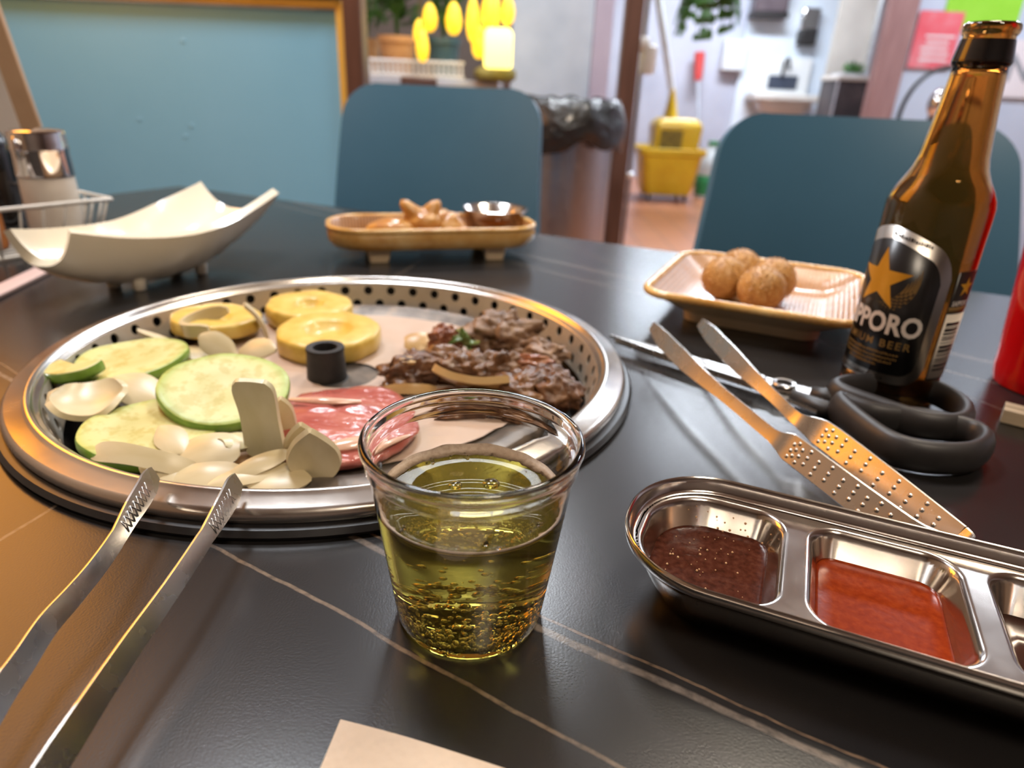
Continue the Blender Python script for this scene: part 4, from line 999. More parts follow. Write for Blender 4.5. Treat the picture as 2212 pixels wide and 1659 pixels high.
# square plate
pq = thing('square_plate', 'square bamboo-look plate holding four sesame balls', 'plate', (0.2105, 0.5570, 0), R(-24.5))
HX, HY, RCN, ZR = 0.0840, 0.0900, 0.024, 0.0265
q = lambda d, z: rrect(HX - d, HY - d, max(RCN - d * 0.3, 0.006), z, 8)
B().loft([q(0.034, 0.0003), q(0.031, 0.0004), q(0.030, 0.008), q(0.022, 0.0125), q(0.006, 0.0225), q(0.0, ZR), q(0.0035, ZR + 0.0012)], cap1=False).make('plate_body', MT['plate_cream'], pq)
B().loft([q(0.0035, ZR + 0.0012), q(0.009, ZR - 0.0025), q(0.022, 0.0165), q(0.030, 0.0135), q(0.05, 0.0128)], cap0=False).make('plate_face', MT['bamboo'], pq)
woven_rim(HX - 0.002, HY - 0.002, RCN, ZR, 0.0032).make('woven_rim', MT['bamboo_rim'], pq, sharp=None)
# sesame balls
MT['sesame'] = nmat('fried_sesame_crust', [(0.3, (0.38, 0.17, 0.04)), (0.5, (0.52, 0.27, 0.08)), (0.75, (0.62, 0.36, 0.13))], 120, 0.45, bstr=0.5, bdist=0.0015)
MT['seed'] = nmat('sesame_seed', [(0.3, (0.50, 0.26, 0.07)), (0.7, (0.64, 0.38, 0.13))], 200, 0.4)
random.seed(4); RS = 0.0184; F_ = Vector((0.1971, 0.5176, 0.0318))
seed_b = B()
for k in range(300):
    z = 1 - 2 * (k + 0.5) / 300; a = k * 2.39996 + random.uniform(-0.15, 0.15); r = math.sqrt(1 - z * z)
    nrm = Vector((r * math.cos(a), r * math.sin(a), z)); t = nrm.orthogonal().normalized(); t.rotate(Matrix.Rotation(random.uniform(0, 6.28), 3, nrm)); s = nrm.cross(t)
    c = nrm * RS * 1.005
    seed_b.add([c + t * 0.0016, c + s * 0.0009, c - t * 0.0016, c - s * 0.0009, c + nrm * 0.0007, c - nrm * 0.0005], [(0, 1, 4), (1, 2, 4), (2, 3, 4), (3, 0, 4), (1, 0, 5), (2, 1, 5), (3, 2, 5), (0, 3, 5)])
ball_b = B().ball((0, 0, 0), (RS, RS, RS * 0.97), 32, 20, lambda p, q: q * (1 + 0.03 * nz(p, 1.6, 2)))
first = None
for (lab_, loc, rz) in (
        ('golden sesame ball in front of the other three on the square plate', (F_.x, F_.y, F_.z), 0.2),
        ('golden sesame ball on the side of the white boat dish, behind the front one', (F_.x - 0.0215, F_.y + 0.0305, F_.z), 1.2),
        ('golden sesame ball nearest the beer bottle, behind the front one', (F_.x + 0.0200, F_.y + 0.0310, F_.z), 2.2),
        ('golden sesame ball at the back of the pile, mostly hidden', (F_.x + 0.001, F_.y + 0.0615, F_.z), 3.1)):
    t = thing('sesame_ball', lab_, 'sesame ball', loc, rz, 'sesame balls on the square plate')
    if first is None:
        b1 = ball_b.make('crust', MT['sesame'], t, sharp=None); b2 = stuff(seed_b.make('seeds', MT['seed'], t, sharp=None, smooth=False)); first = (b1, b2)
    else:
        for s in first:
            c = s.copy(); col.objects.link(c); c.parent = t
# oval plate
po_ = thing('oval_plate', 'long oval bamboo-look plate with small feet at the far table side', 'plate', (-0.094, 0.727, 0), R(16.5))
HX, HY, RCN, ZR = 0.1130, 0.0480, 0.040, 0.0340
q = lambda d, z: rrect(HX - d, HY - d, max(RCN - d * 0.6, 0.006), z, 10)
B().loft([q(0.014, 0.0125), q(0.006, 0.0140), q(0.001, 0.020), q(0.0, 0.028), q(0.001, ZR), q(0.004, ZR + 0.001)], cap1=False).make('plate_body', MT['bamboo_rim'], po_)
B().loft([q(0.004, ZR + 0.001), q(0.006, ZR - 0.003), q(0.009, 0.021), q(0.016, 0.0175), q(0.03, 0.0170)], cap0=False).make('plate_face', MT['bamboo'], po_)
woven_rim(HX - 0.002, HY - 0.002, RCN - 0.002, ZR, 0.0026).make('woven_rim', MT['bamboo_rim'], po_, sharp=None)
for sx_ in (-1, 1):
    for sy_ in (-1, 1):
        f = lambda d, z: rrect(0.013 - d, 0.007 - d * 0.5, 0.003, z, 4, sx_ * 0.062, sy_ * 0.030)
        B().loft([f(0.003, 0.0002), f(0.0, 0.0145)]).make('foot', MT['plate_cream'], po_)
MT['wonton'] = nmat('fried_wonton', [(0.3, (0.36, 0.13, 0.018)), (0.5, (0.50, 0.23, 0.045)), (0.75, (0.62, 0.36, 0.12))], 60, 0.38, bstr=0.4, bdist=0.002, coat=0.3)
def wonton(label, loc, s, rz, spikes, seed):
    def fn(p, q):
        k = 1 + 0.10 * nz(p, 1.7, seed) + 0.07 * nz(p, 5, seed)
        for (d, amt, pw) in spikes:
            c = max(0.0, p.dot(Vector(d).normalized())); k += amt * c ** pw
        return q * k
    o = B().ball((0, 0, 0), s, 36, 22, fn).make('fried_wonton', MT['wonton'], None, loc, (0, 0, rz), sharp=None)
    return tag(o, label, 'wonton', 'fried wontons on the oval plate')
wonton('flat fried wonton at the empty end of the oval plate', (-0.1330, 0.7162, 0.0280), (0.026, 0.022, 0.012), 0.5, [((1, 0.2, 0.4), 0.5, 10), ((-1, 0.1, 0), 0.25, 8)], 1)
wonton('fried wonton with two pointed tips sticking up above the plate', (-0.1037, 0.7228, 0.0340), (0.020, 0.018, 0.013), 0.2, [((-0.75, 0.1, 1.2), 1.2, 18), ((0.55, 0.1, 1.3), 1.1, 18)], 2)
wonton('fried wonton leaning against the sauce dish', (-0.0782, 0.7340, 0.0270), (0.019, 0.019, 0.014), -0.4, [((0.2, 0, 1), 0.35, 8), ((1, 0, -0.3), 0.3, 8)], 3)
wonton('fried wonton lying behind the pointed one', (-0.1060, 0.7974, 0.0270), (0.024, 0.015, 0.011), 0.9, [((1, 0.3, 0.2), 0.5, 9)], 4)
sd_ = thing('sauce_dish', 'shallow shiny steel sauce dish sitting on the oval plate', 'dish', (-0.0292, 0.7934, 0.0190))
B().lathe([(0.0, 0.0), (0.020, 0.0), (0.0285, 0.006), (0.0355, 0.0205), (0.0385, 0.0225), (0.0388, 0.0232), (0.0378, 0.0236), (0.0348, 0.0222), (0.0275, 0.0085), (0.019, 0.0028), (0.0, 0.0026)], 64).make('dish_body', MT['steel_tray'], sd_)
MT['dip'] = nmat('amber_dip', [(0.3, (0.20, 0.07, 0.015)), (0.7, (0.26, 0.10, 0.025))], 30, 0.08, coat=0.5)
dp = B().lathe([(0.0, 0.0135), (0.0290, 0.0135), (0.0300, 0.0131), (0.0262, 0.0070), (0.0, 0.0032)], 48).make('dipping_sauce', MT['dip'], None, (-0.0290, 0.7902, 0.0196))
tag(dp, 'amber dipping sauce in the shiny dish on the oval plate', 'sauce')

# ------------------------------------------------------------------ cream boat-shaped dish
LR = catmull([(-0.3863, 0.4938, 0.0580), (-0.3765, 0.5333, 0.0520), (-0.3643, 0.5894, 0.0485), (-0.3581, 0.6559, 0.0540), (-0.3457, 0.7277, 0.0650)], 6)
RR = catmull([(-0.3427, 0.5000, 0.0580), (-0.3132, 0.5271, 0.0500), (-0.2802, 0.5600, 0.0480), (-0.2614, 0.6078, 0.0530), (-0.2531, 0.6992, 0.0650)], 6)
def boat(u, v):
    t = (u + 1) / 2 * (len(LR) - 1); i = min(int(t), len(LR) - 2); f = t - i
    a = LR[i].lerp(LR[i + 1], f); b_ = RR[i].lerp(RR[i + 1], f); s = (v + 1) / 2
    p = a.lerp(b_, s)
    ends = (abs(u)) ** 2.4
    bottom = lerp(0.0078, 0.0330 if u < 0 else 0.0400, ends)
    dep = p.z - bottom
    k = 1 - abs(v) ** 2.6
    return Vector((p.x, p.y, p.z - dep * k + 0.0006 * math.sin(u * 34) * (1 - ends) * k))
bd = thing('boat_dish', 'empty cream ceramic boat-shaped dish with upturned corners', 'dish', (0, 0, 0))
B().shell(boat, 40, 24, -0.0074).make('dish_body', MT['white_ceramic'], bd, sharp=60)
for (uu, vv) in ((-0.30, -0.35), (-0.30, 0.35), (0.34, -0.35), (0.34, 0.35)):
    p = boat(uu, vv)
    B().lathe([(0.0, 0.0002), (0.0045, 0.0002), (0.0052, 0.001), (0.006, max(0.004, p.z - 0.002)), (0.0, max(0.004, p.z - 0.002))], 20, c=(p.x, p.y)).make('foot', MT['white_ceramic'], bd)
MT['film'] = pmat('clear_film', (0.95, 0.95, 0.95), 0.15, trans=0.75, ior=1.3)
p = boat(0.12, 0.05)
fm = B().shell(lambda u, v: (0.022 * u, 0.012 * v * (1 - 0.3 * u), 0.006 * (1 - abs(u) ** 1.3) + 0.0012 * math.sin(7 * u + 3 * v)), 12, 6, 0.0005).make('plastic_film', MT['film'], None, (p.x, p.y, p.z + 0.0055), (0, 0, R(50)), sharp=None)
tag(fm, 'crumpled clear plastic scrap with blue print in the cream dish', 'wrapper')
MT['blue_ink'] = pmat('blue_ink', (0.14, 0.22, 0.45), 0.5)
B().shell(lambda u, v: (0.0085 * u, 0.0035 * v, 0.0), 6, 3, 0.0004).make('blue_print', MT['blue_ink'], fm, (-0.013, -0.001, 0.0052), (0, R(-14), 0))

# ------------------------------------------------------------------ wire basket and condiments
bk = thing('wire_basket', 'white wire basket full of condiments beside the blue partition', 'basket', (-0.4244, 0.6945, 0), R(57))
MT['white_wire'] = nmat('white_coated_wire', [(0.3, (0.62, 0.58, 0.52)), (0.7, (0.70, 0.66, 0.60))], 20, 0.35)
BW_, BD_, BH = 0.20, 0.16, 0.050
def rim_loop(z, ins): return [(-BW_ + ins, -0.0 + ins - 0.0, z), (0 - ins, 0 + ins, z), (0 - ins, BD_ - ins, z), (-BW_ + ins, BD_ - ins, z)]
for (z, ins) in ((BH, 0.0), (0.003, 0.014)):
    P = rim_loop(z, ins); P = [Vector(p) for p in P]; Q = []
    for i in range(4):
        for k in range(6): Q.append(P[i].lerp(P[(i + 1) % 4], k / 6))
    B().tube(Q, 0.0022 if z > 0.01 else 0.0017, 8, closed=True).make('basket_rim', MT['white_wire'], bk, sharp=None)
for k in range(11):
    x = -BW_ * k / 10 - 0.004 if k < 10 else -BW_ + 0.004
    for (y0, y1) in ((0.0, 0.014), (BD_, BD_ - 0.014)):
        B().tube([(x, y0, BH), (lerp(x, -BW_ / 2, 0.12), y1, 0.003)], 0.0013, 6).make('wire', MT['white_wire'], bk, sharp=None)
for k in range(1, 9):
    y = BD_ * k / 9
    for (x0, x1) in ((0.0, -0.014), (-BW_, -BW_ + 0.014)):
        B().tube([(x0, y, BH), (x1, lerp(y, BD_ / 2, 0.12), 0.003)], 0.0013, 6).make('wire', MT['white_wire'], bk, sharp=None)
for k in range(1, 9):
    y = lerp(0.014, BD_ - 0.014, k / 9); B().tube([(-0.014, y, 0.003), (-BW_ + 0.014, y, 0.003)], 0.0013, 6).make('wire', MT['white_wire'], bk, sharp=None)
SHX, SHY = -0.4920, 0.7020
sk = thing('shaker', 'clear shaker of white seasoning with a chrome lid', 'shaker', (SHX, SHY, 0.0048))
MT['white_powder'] = nmat('white_seasoning', [(0.3, (0.76, 0.67, 0.57)), (0.7, (0.84, 0.77, 0.67))], 60, 0.35, coat=0.5)
B().lathe([(0.0, 0.0), (0.0245, 0.0), (0.0260, 0.003), (0.0255, 0.050), (0.0250, 0.0645), (0.0, 0.0645)], 48).make('seasoning', MT['white_powder'], sk)
B().lathe([(0.0264, 0.0655), (0.0266, 0.0670), (0.0258, 0.0880), (0.0262, 0.0905), (0.0264, 0.0930), (0.0258, 0.0945), (0.0257, 0.1060), (0.0250, 0.1085), (0.0225, 0.1098), (0.012, 0.1112), (0.0, 0.1115)], 56).make('chrome_lid', MT['chrome'], sk)
bb = thing('sauce_bottle', 'black soy sauce bottle in the wire basket beside the chrome shaker', 'bottle', (-0.5660, 0.7250, 0.0048))
MT['black_glass'] = pmat('black_glass', (0.012, 0.010, 0.009), 0.1, coat=0.4)
B().lathe([(0.0, 0.0), (0.021, 0.0), (0.0225, 0.003), (0.0225, 0.080), (0.019, 0.098), (0.0105, 0.112), (0.0100, 0.126), (0.0, 0.126)], 40).make('bottle_body', MT['black_glass'], bb)
B().lathe([(0.0118, 0.118), (0.0122, 0.120), (0.0118, 0.140), (0.0095, 0.143), (0.0, 0.1435)], 32).make('bottle_cap', MT['black_plastic'], bb)
oj = thing('shaker', 'shaker of orange chili powder at the left edge of the wire basket', 'shaker', (-0.5350, 0.6450, 0.0048))
MT['chili'] = nmat('chili_powder', [(0.3, (0.45, 0.14, 0.03)), (0.7, (0.55, 0.20, 0.05))], 160, 0.7)
B().lathe([(0.0, 0.0), (0.0225, 0.0), (0.0235, 0.003), (0.0228, 0.058), (0.0, 0.058)], 40).make('chili_powder', MT['chili'], oj)
B().lathe([(0.0226, 0.058), (0.0226, 0.080)], 40).make('jar_neck', MT['white_powder'], oj)
B().lathe([(0.0240, 0.079), (0.0243, 0.081), (0.0236, 0.104), (0.021, 0.108), (0.0, 0.109)], 40).make('chrome_lid', MT['chrome'], oj)
mc = thing('menu_stand', 'white menu card on a tan wooden board standing behind the shaker', 'menu card', (-0.662, 0.830, 0.0), R(22))
MT['tan_wood'] = nmat('tan_wood', [(0.3, (0.46, 0.29, 0.17)), (0.7, (0.56, 0.37, 0.23))], 14, 0.45, sc=(1, 8, 1))
MT['card'] = nmat('white_card', [(0.3, (0.72, 0.66, 0.62)), (0.7, (0.78, 0.72, 0.68))], 10, 0.5)
lean = Matrix.Rotation(R(-6), 3, 'Y')
bev(B().box((0, 0, 0.128), (0.145, 0.010, 0.250), M=lean).make('wooden_board', MT['tan_wood'], mc), 0.002)
B().box((-0.010, -0.0065, 0.150), (0.118, 0.0015, 0.200), M=lean).make('card', MT['card'], mc)
bev(B().box((0.012, 0.004, 0.006), (0.150, 0.060, 0.012)).make('base', MT['tan_wood'], mc), 0.002)
MT['pink'] = nmat('pale_pink_paper', [(0.3, (0.52, 0.38, 0.36)), (0.7, (0.60, 0.45, 0.42))], 10, 0.5)
q0, q1 = Vector((-0.4188, 0.4813, 0.0030)), Vector((-0.4346, 0.5909, 0.0030)); mid_ = (q0 + q1) / 2; dq = q1 - q0
f = lambda d, z: rrect(dq.length / 2 - d, 0.009 - d, 0.002, z, 4)
ps = B().loft([f(0.0006, 0.0003), f(0.0, 0.0012), f(0.0, 0.0034), f(0.0008, 0.0040), f(0.004, 0.0042)]).make('paper_sleeve', MT['pink'], None, (mid_.x, mid_.y, 0), (0, 0, math.atan2(dq.y, dq.x)))
tag(ps, 'pale pink paper sleeve pointing under the near end of the cream dish', 'paper sleeve')

# ------------------------------------------------------------------ red tumbler, chopsticks, napkin
rc = thing('red_tumbler', 'translucent red plastic tumbler cut off by the frame edge', 'tumbler', (0.3620, 0.4120, 0.0))
MT['red_plastic'] = pmat('red_translucent_plastic', (0.80, 0.008, 0.012), 0.06, trans=0.40, ior=1.4)
B().lathe([(0.0, 0.003), (0.026, 0.003), (0.0295, 0.0004), (0.0315, 0.0008), (0.0325, 0.005), (0.0335, 0.012), (0.0332, 0.016), (0.0430, 0.135), (0.0440, 0.139), (0.0425, 0.139), (0.0310, 0.016), (0.0290, 0.009), (0.0, 0.009)], 64).make('tumbler_body', MT['red_plastic'], rc, sharp=60)
MT['red_drink'] = pmat('red_drink', (0.60, 0.004, 0.008), 0.05, trans=0.3, ior=1.33)
rd = B().lathe([(0.0, 0.0088), (0.0292, 0.0092), (0.0312, 0.016), (0.0385, 0.105), (0.0, 0.105)], 48).make('drink', MT['red_drink'], None, (0.3620, 0.4120, 0.0))
tag(rd, 'red drink inside the translucent red tumbler', 'drink')
MT['chop'] = nmat('pale_bamboo', [(0.3, (0.66, 0.52, 0.34)), (0.7, (0.76, 0.63, 0.45))], 30, 0.5, sc=(1, 12, 12))
p0 = Vector((0.2963, 0.3605, 0.0060)); dr = Vector((0.80, -0.60, 0))
cp = thing('chopsticks', 'pair of pale wooden chopsticks entering at the frame edge', 'chopsticks', (p0.x, p0.y, 0), math.atan2(dr.y, dr.x))
for k in (-1, 1):
    B().loft([[(0.0, k * 0.0042 + a * 0.0034, 0.0045 + b_ * 0.0040) for a, b_ in ((-1, -1), (1, -1), (1, 1), (-1, 1))], [(0.21, k * 0.0034 + a * 0.0022, 0.0045 + b_ * 0.0024) for a, b_ in ((-1, -1), (1, -1), (1, 1), (-1, 1))]]).make('chopstick', MT['chop'], cp, sharp=30)
M = pmat('napkin_paper', (0.64, 0.53, 0.42), 0.8)
wn = nd(M, 'ShaderNodeTexVoronoi'); wn.inputs['Scale'].default_value = 420; lk(M, coords(M, (1, 1, 1)), wn.inputs['Vector']); bump(M, wn.outputs['Distance'], 0.35, 0.0006)
MT['napkin'] = M
A_ = Vector((-0.0437, 0.1286, 0.0040)); dR = Vector((0.0419, -0.009, 0)).normalized(); dD = Vector((-0.155, -0.985, 0)).normalized()
def nap(u, v):
    s, t = (u + 1) / 2, (v + 1) / 2
    p = Vector((A_.x, A_.y, 0)) + dR * (0.125 * s) + dD * (0.13 * t)
    p += Vector((0, -0.010 * s * s, 0))
    z = 0.0009 + 0.0045 * (1 - t) ** 4 * (1 - s * 0.6) + 0.0012 * (1 + nz((s * 3, t * 3, 0), 1, 5)) * (1 - t)
    return Vector((p.x, p.y, z))
np_ = B().shell(nap, 30, 30, -0.0006).make('paper_napkin', MT['napkin'], None, (0, 0, 0), sharp=60)
tag(np_, 'embossed beige paper napkin corner in front of the cup', 'napkin')
# ------------------------------------------------------------------ chairs on the far side of the table
MT['chair_blue'] = nmat('teal_blue_plastic', [(0.3, (0.045, 0.130, 0.205)), (0.7, (0.055, 0.150, 0.235))], 3, 0.34, spec=0.5)
def chair(label, loc, rz, wt, wb, zt):
    """loc: middle of the back's lower end at seat height, facing -y; zt: top of the back above the table top"""
    t = thing('dining_chair', label, 'chair', (loc[0], loc[1], FL), rz, 'teal blue dining chairs')
    zs = 0.44; H_ = zt - FL - zs
    def back(u, v):
        s = 1 - (1 - (v + 1) / 2) ** 1.6; half = lerp(wb, wt, s) / 2
        rc_ = 0.055; top = H_ * (1 - s)
        if top < rc_: half -= rc_ - math.sqrt(max(0, rc_ ** 2 - (rc_ - top) ** 2))
        x = u * half
        y = 0.03 + 0.075 * s * s - 0.035 * (x / 0.2) ** 2
        return Vector((x, y, zs + H_ * s))
    b = B().shell(back, 28, 24, -0.014).make('backrest', MT['chair_blue'], t, sharp=60)
    def seat(u, v):
        y = lerp(0.045, -0.40, (v + 1) / 2); half = 0.225 - 0.02 * ((v + 1) / 2)
        return Vector((u * half, y, zs - 0.005 + 0.03 * u ** 4 - 0.012 * (1 - v * v) + 0.02 * max(0, -v) ** 4))
    B().shell(seat, 20, 20, -0.014).make('seat', MT['chair_blue'], t, sharp=60)
    for sx_ in (-1, 1):
        for (y0, y1) in ((-0.05, 0.03), (-0.32, -0.40)):
            B().tube([(sx_ * 0.14, y0, zs - 0.012), (sx_ * 0.20, y1, 0.001)], [0.013, 0.010], 10).make('leg', MT['black_metal'], t)
    return t
chair('teal blue plastic chair in front of the blue partition and steel bin', (-0.163, 1.255, 0), R(-8), 0.372, 0.425, 0.170)
chair('teal blue plastic chair behind the beer bottle and square plate', (0.487, 0.945, 0), R(-4), 0.405, 0.52, 0.152)

# ------------------------------------------------------------------ steel bin with black bag
bn_ = thing('trash_can', 'stainless steel trash can between the teal chair and brown post', 'trash can', (0.130, 2.235, FL))
B().lathe([(0.0, 0.002), (0.150, 0.002), (0.155, 0.008), (0.155, 0.845), (0.150, 0.851), (0.146, 0.845), (0.146, 0.02), (0.0, 0.02)], 56).make('can_body', steel('bin_steel', (0.50, 0.49, 0.50), 0.32), bn_)
bg_ = thing('bin_bag', 'crumpled black plastic bag folded over the steel trash can', 'bin bag', (0.130, 2.235, 0.045))
M = pmat('black_bag', (0.012, 0.012, 0.012), 0.22, coat=0.4)
bump(M, noise_tex(M, coords(M), 26, 5), 0.9, 0.02); MT['bag'] = M
rings = []
for i, (r, z) in enumerate(((0.120, 0.02), (0.138, 0.085), (0.150, 0.110), (0.168, 0.112), (0.182, 0.085), (0.190, 0.045), (0.192, 0.005), (0.186, -0.030))):
    rr = []
    for k in range(72):
        a = 2 * PI * k / 72; q_ = (math.cos(a), math.sin(a), i * 0.25)
        r2 = r * (1 + 0.05 * nz(q_, 2.2, 4) + 0.035 * nz(q_, 6, 8)); z2 = z + 0.012 * nz(q_, 3.5, 2) + (0.035 * nz(q_, 1.8, 6) if i > 5 else 0)
        rr.append((r2 * math.cos(a), r2 * math.sin(a), z2))
    rings.append(rr)
B().loft(rings, cap0=False, cap1=False).make('bag_skirt', MT['bag'], bg_, sharp=None)

# ------------------------------------------------------------------ window corner with plants, lanterns and counter
ct = thing('counter', 'white topped counter carrying potted plants beyond the partition', 'counter', (-0.62, 3.15, 0))
MT['white_top'] = nmat('white_counter', [(0.3, (0.62, 0.62, 0.66)), (0.7, (0.70, 0.70, 0.74))], 6, 0.35)
MT['lilac_front'] = nmat('lilac_grey_front', [(0.3, (0.30, 0.30, 0.42)), (0.7, (0.36, 0.36, 0.48))], 6, 0.5)
bev(B().box((0, 0.10, 0.185), (1.02, 0.50, 0.035)).make('counter_top', MT['white_top'], ct), 0.006)
bev(B().box((0, 0.12, (0.167 + FL) / 2), (0.98, 0.44, 0.167 - FL - 0.002)).make('counter_front', MT['lilac_front'], ct), 0.004)
rk = thing('plant_rail', 'white slatted rail along the counter in front of the pots', 'rail', (-0.60, 2.95, 0.2027))
MT['white_paint'] = nmat('white_paint', [(0.3, (0.74, 0.76, 0.78)), (0.7, (0.80, 0.82, 0.84))], 8, 0.4)
for z in (0.008, 0.060): bev(B().box((0, 0, z), (0.70, 0.014, 0.012)).make('rail_bar', MT['white_paint'], rk), 0.002)
sb_ = None
for k in range(34):
    if sb_ is None: sb_ = B().box((0, 0, 0.033), (0.009, 0.008, 0.062)).make('slat', MT['white_paint'], rk, (-0.34, 0, 0), sharp=30)
    else: c = sb_.copy(); col.objects.link(c); c.location = (-0.34 + 0.0206 * k, 0, 0)
MT['terracotta'] = nmat('terracotta', [(0.3, (0.52, 0.25, 0.09)), (0.7, (0.62, 0.33, 0.13))], 20, 0.6)
MT['teal_pot'] = nmat('dark_teal_glaze', [(0.3, (0.05, 0.10, 0.11)), (0.7, (0.07, 0.14, 0.15))], 12, 0.3)
MT['soil'] = nmat('soil', [(0.3, (0.03, 0.02, 0.015)), (0.7, (0.06, 0.04, 0.03))], 60, 0.9)
MT['leaf'] = nmat('green_leaf', [(0.3, (0.035, 0.10, 0.02)), (0.55, (0.07, 0.19, 0.035)), (0.8, (0.14, 0.30, 0.06))], 9, 0.4)
def leaves(n, spread, hgt_, size, seed, droop=0.0, narrow=0.4):
    random.seed(seed); g = B()
    for k in range(n):
        a = random.uniform(0, 2 * PI); r = spread * random.uniform(0.25, 1); z = hgt_ * random.uniform(0.12, 1)
        L = size * random.uniform(0.7, 1.25); til = random.uniform(-0.3, 0.9) - droop
        d = Vector((math.cos(a) * math.cos(til), math.sin(a) * math.cos(til), math.sin(til))); s = Vector((-math.sin(a), math.cos(a), 0)); nn = s.cross(d)
        o = Vector((r * math.cos(a) * 0.6, r * math.sin(a) * 0.6, z))
        vs = []
        for i in range(5):
            t = i / 4; w_ = L * narrow * math.sin(PI * (0.08 + 0.9 * t)); c = o + d * (L * t) - nn * (-0.25 * L * t * t) * -1
            vs += [c - s * w_ / 2 + nn * 0.006 * L, c + nn * -0.04 * L, c + s * w_ / 2 + nn * 0.006 * L]
        fs = []
        for i in range(4):
            for j in range(2): fs.append((i * 3 + j, i * 3 + j + 1, i * 3 + j + 4, i * 3 + j + 3))
        g.add(vs, fs)
    return g
def plant(label, loc, pr_, ph, potmat, n, spread, hgt_, size, seed):
    t = thing('potted_plant', label, 'potted plant', loc, group='potted plants on the counter')
    B().lathe([(0.0, 0.0), (pr_ * 0.74, 0.0), (pr_ * 0.78, 0.004), (pr_ * 0.97, ph * 0.84), (pr_ * 1.06, ph * 0.85), (pr_ * 1.06, ph), (pr_ * 0.94, ph), (pr_ * 0.92, ph * 0.9), (0.0, ph * 0.9)], 36).make('pot', MT[potmat], t)
    B().lathe([(pr_ * 0.9, 0), (0, 0.004)], 24).make('soil', MT['soil'], t, (0, 0, ph * 0.905))
    g = leaves(n, spread, hgt_, size, seed); g.v = [(x, y, z + ph) for x, y, z in g.v]
    for k in range(5): g.tube([(0, 0, ph * 0.9), (0.3 * spread * math.cos(k * 1.3), 0.3 * spread * math.sin(k * 1.3), ph + hgt_ * 0.9)], 0.004, 5)
    stuff(g.make('foliage', MT['leaf'], t, sharp=None))
zc = 0.2027
plant('leafy plant in a terracotta pot half hidden by the partition frame', ((-0.7160, 3.3200, 0.3275)[0], 3.32, zc), 0.052, 0.155, 'terracotta', 70, 0.07, 0.26, 0.08, 1)
plant('leafy plant in a wide terracotta pot beside the yellow lanterns', ((-0.5418, 3.0800, 0.3208)[0], 3.08, zc), 0.076, 0.155, 'terracotta', 110, 0.10, 0.30, 0.09, 2)
plant('plant in a dark teal pot between the yellow lanterns', ((-0.3637, 3.2200, 0.3266)[0], 3.22, zc), 0.072, 0.165, 'teal_pot', 70, 0.09, 0.22, 0.07, 3)
MT['lantern'] = pmat('yellow_lantern_glow', (0.9, 0.6, 0.05), 0.5, emit=(1.0, 0.62, 0.03), estr=1.5)
nt = noise_tex(MT['lantern'], coords(MT['lantern']), 30, 3)
lk(MT['lantern'], ramp(MT['lantern'], nt, [(0.3, (0.55, 0.26, 0.01)), (0.5, (1.0, 0.58, 0.02)), (0.7, (1.0, 0.72, 0.06))]), bsdf(MT['lantern']).inputs['Emission Color'])
MT['lantern_hot'] = pmat('bright_lantern_glow', (0.9, 0.8, 0.3), 0.5, emit=(1.0, 0.80, 0.16), estr=3.2)
MT['cord'] = pmat('lantern_cord', (0.10, 0.06, 0.02), 0.6)
def lantern(px, h, w_, z, mat, label, y=2.86, square=False):
    t = thing('hanging_lantern', label, 'lantern', (px, y, z), 0.0, 'glowing yellow lanterns hanging before the plants')
    if square: B().loft([rrect(w_ / 2 * s, w_ / 2 * s, w_ * 0.16, zz, 5) for s, zz in ((0.86, -h), (1.0, -h * 0.93), (1.0, -h * 0.12), (0.8, 0.0))]).make('shade', mat, t, sharp=None)
    else: B().lathe([(0.0, -h), (w_ * 0.24, -h * 0.97), (w_ * 0.44, -h * 0.80), (w_ * 0.5, -h * 0.55), (w_ * 0.36, -h * 0.22), (w_ * 0.16, -h * 0.05), (0.0, 0.0)], 24).make('shade', mat, t, sharp=None)
    B().tube([(0, 0, -0.004), (0, 0, min(0.6, CEIL - z - 0.003))], 0.003, 6).make('cord', MT['cord'], t)
for (loc, h, w_, y, ln) in (
        ((-0.3753, 2.8600, 0.4637), 0.10, 0.058, 2.86, 'yellow teardrop lantern hanging highest above the wide terracotta pot'),
        ((-0.4208, 2.9000, 0.4115), 0.09, 0.050, 2.90, 'small yellow lantern at the outer edge over the terracotta pot'),
        ((-0.3978, 2.8100, 0.3706), 0.115, 0.050, 2.81, 'lowest yellow lantern in front of the wide terracotta pot'),
        ((-0.2820, 2.8400, 0.4696), 0.115, 0.062, 2.84, 'lone yellow teardrop lantern hanging above the dark teal pot'),
        ((-0.2121, 2.8800, 0.4950), 0.16, 0.050, 2.88, 'long slim yellow lantern between teal pot and square lantern'),
        ((-0.1906, 2.9600, 0.4015), 0.12, 0.062, 2.96, 'yellow teardrop lantern partly behind the bright square lantern'),
        ((-0.1443, 2.9200, 0.5253), 0.15, 0.08, 2.92, 'widest yellow teardrop lantern right above the bright square lantern'),
        ((-0.0779, 2.8600, 0.4977), 0.10, 0.055, 2.86, 'small yellow lantern above the square lantern beside the pale door')):
    lantern(loc[0], h, w_, loc[2], MT['lantern'], ln, y)
for _m in ('lantern', 'lantern_hot'): MT[_m].cycles.emission_sampling = 'NONE'
pz = (-0.1070, 2.8000, 0.3810)
lantern(pz[0], 0.135, 0.105, pz[2], MT['lantern_hot'], 'brightest square yellow lantern beside the pale door', 2.80, True)
bx_ = thing('wooden_bench', 'dark brown wooden bench back in front of the counter', 'bench', (-0.30, 2.62, FL))
bev(B().box((0.0, 0, 0.845), (0.42, 0.03, 0.085)).make('back_rail', MT['brown_wood'], bx_), 0.006)
bev(B().box((-0.085, -0.004, 0.895), (0.13, 0.03, 0.05)).make('headrest', MT['brown_wood'], bx_), 0.006)
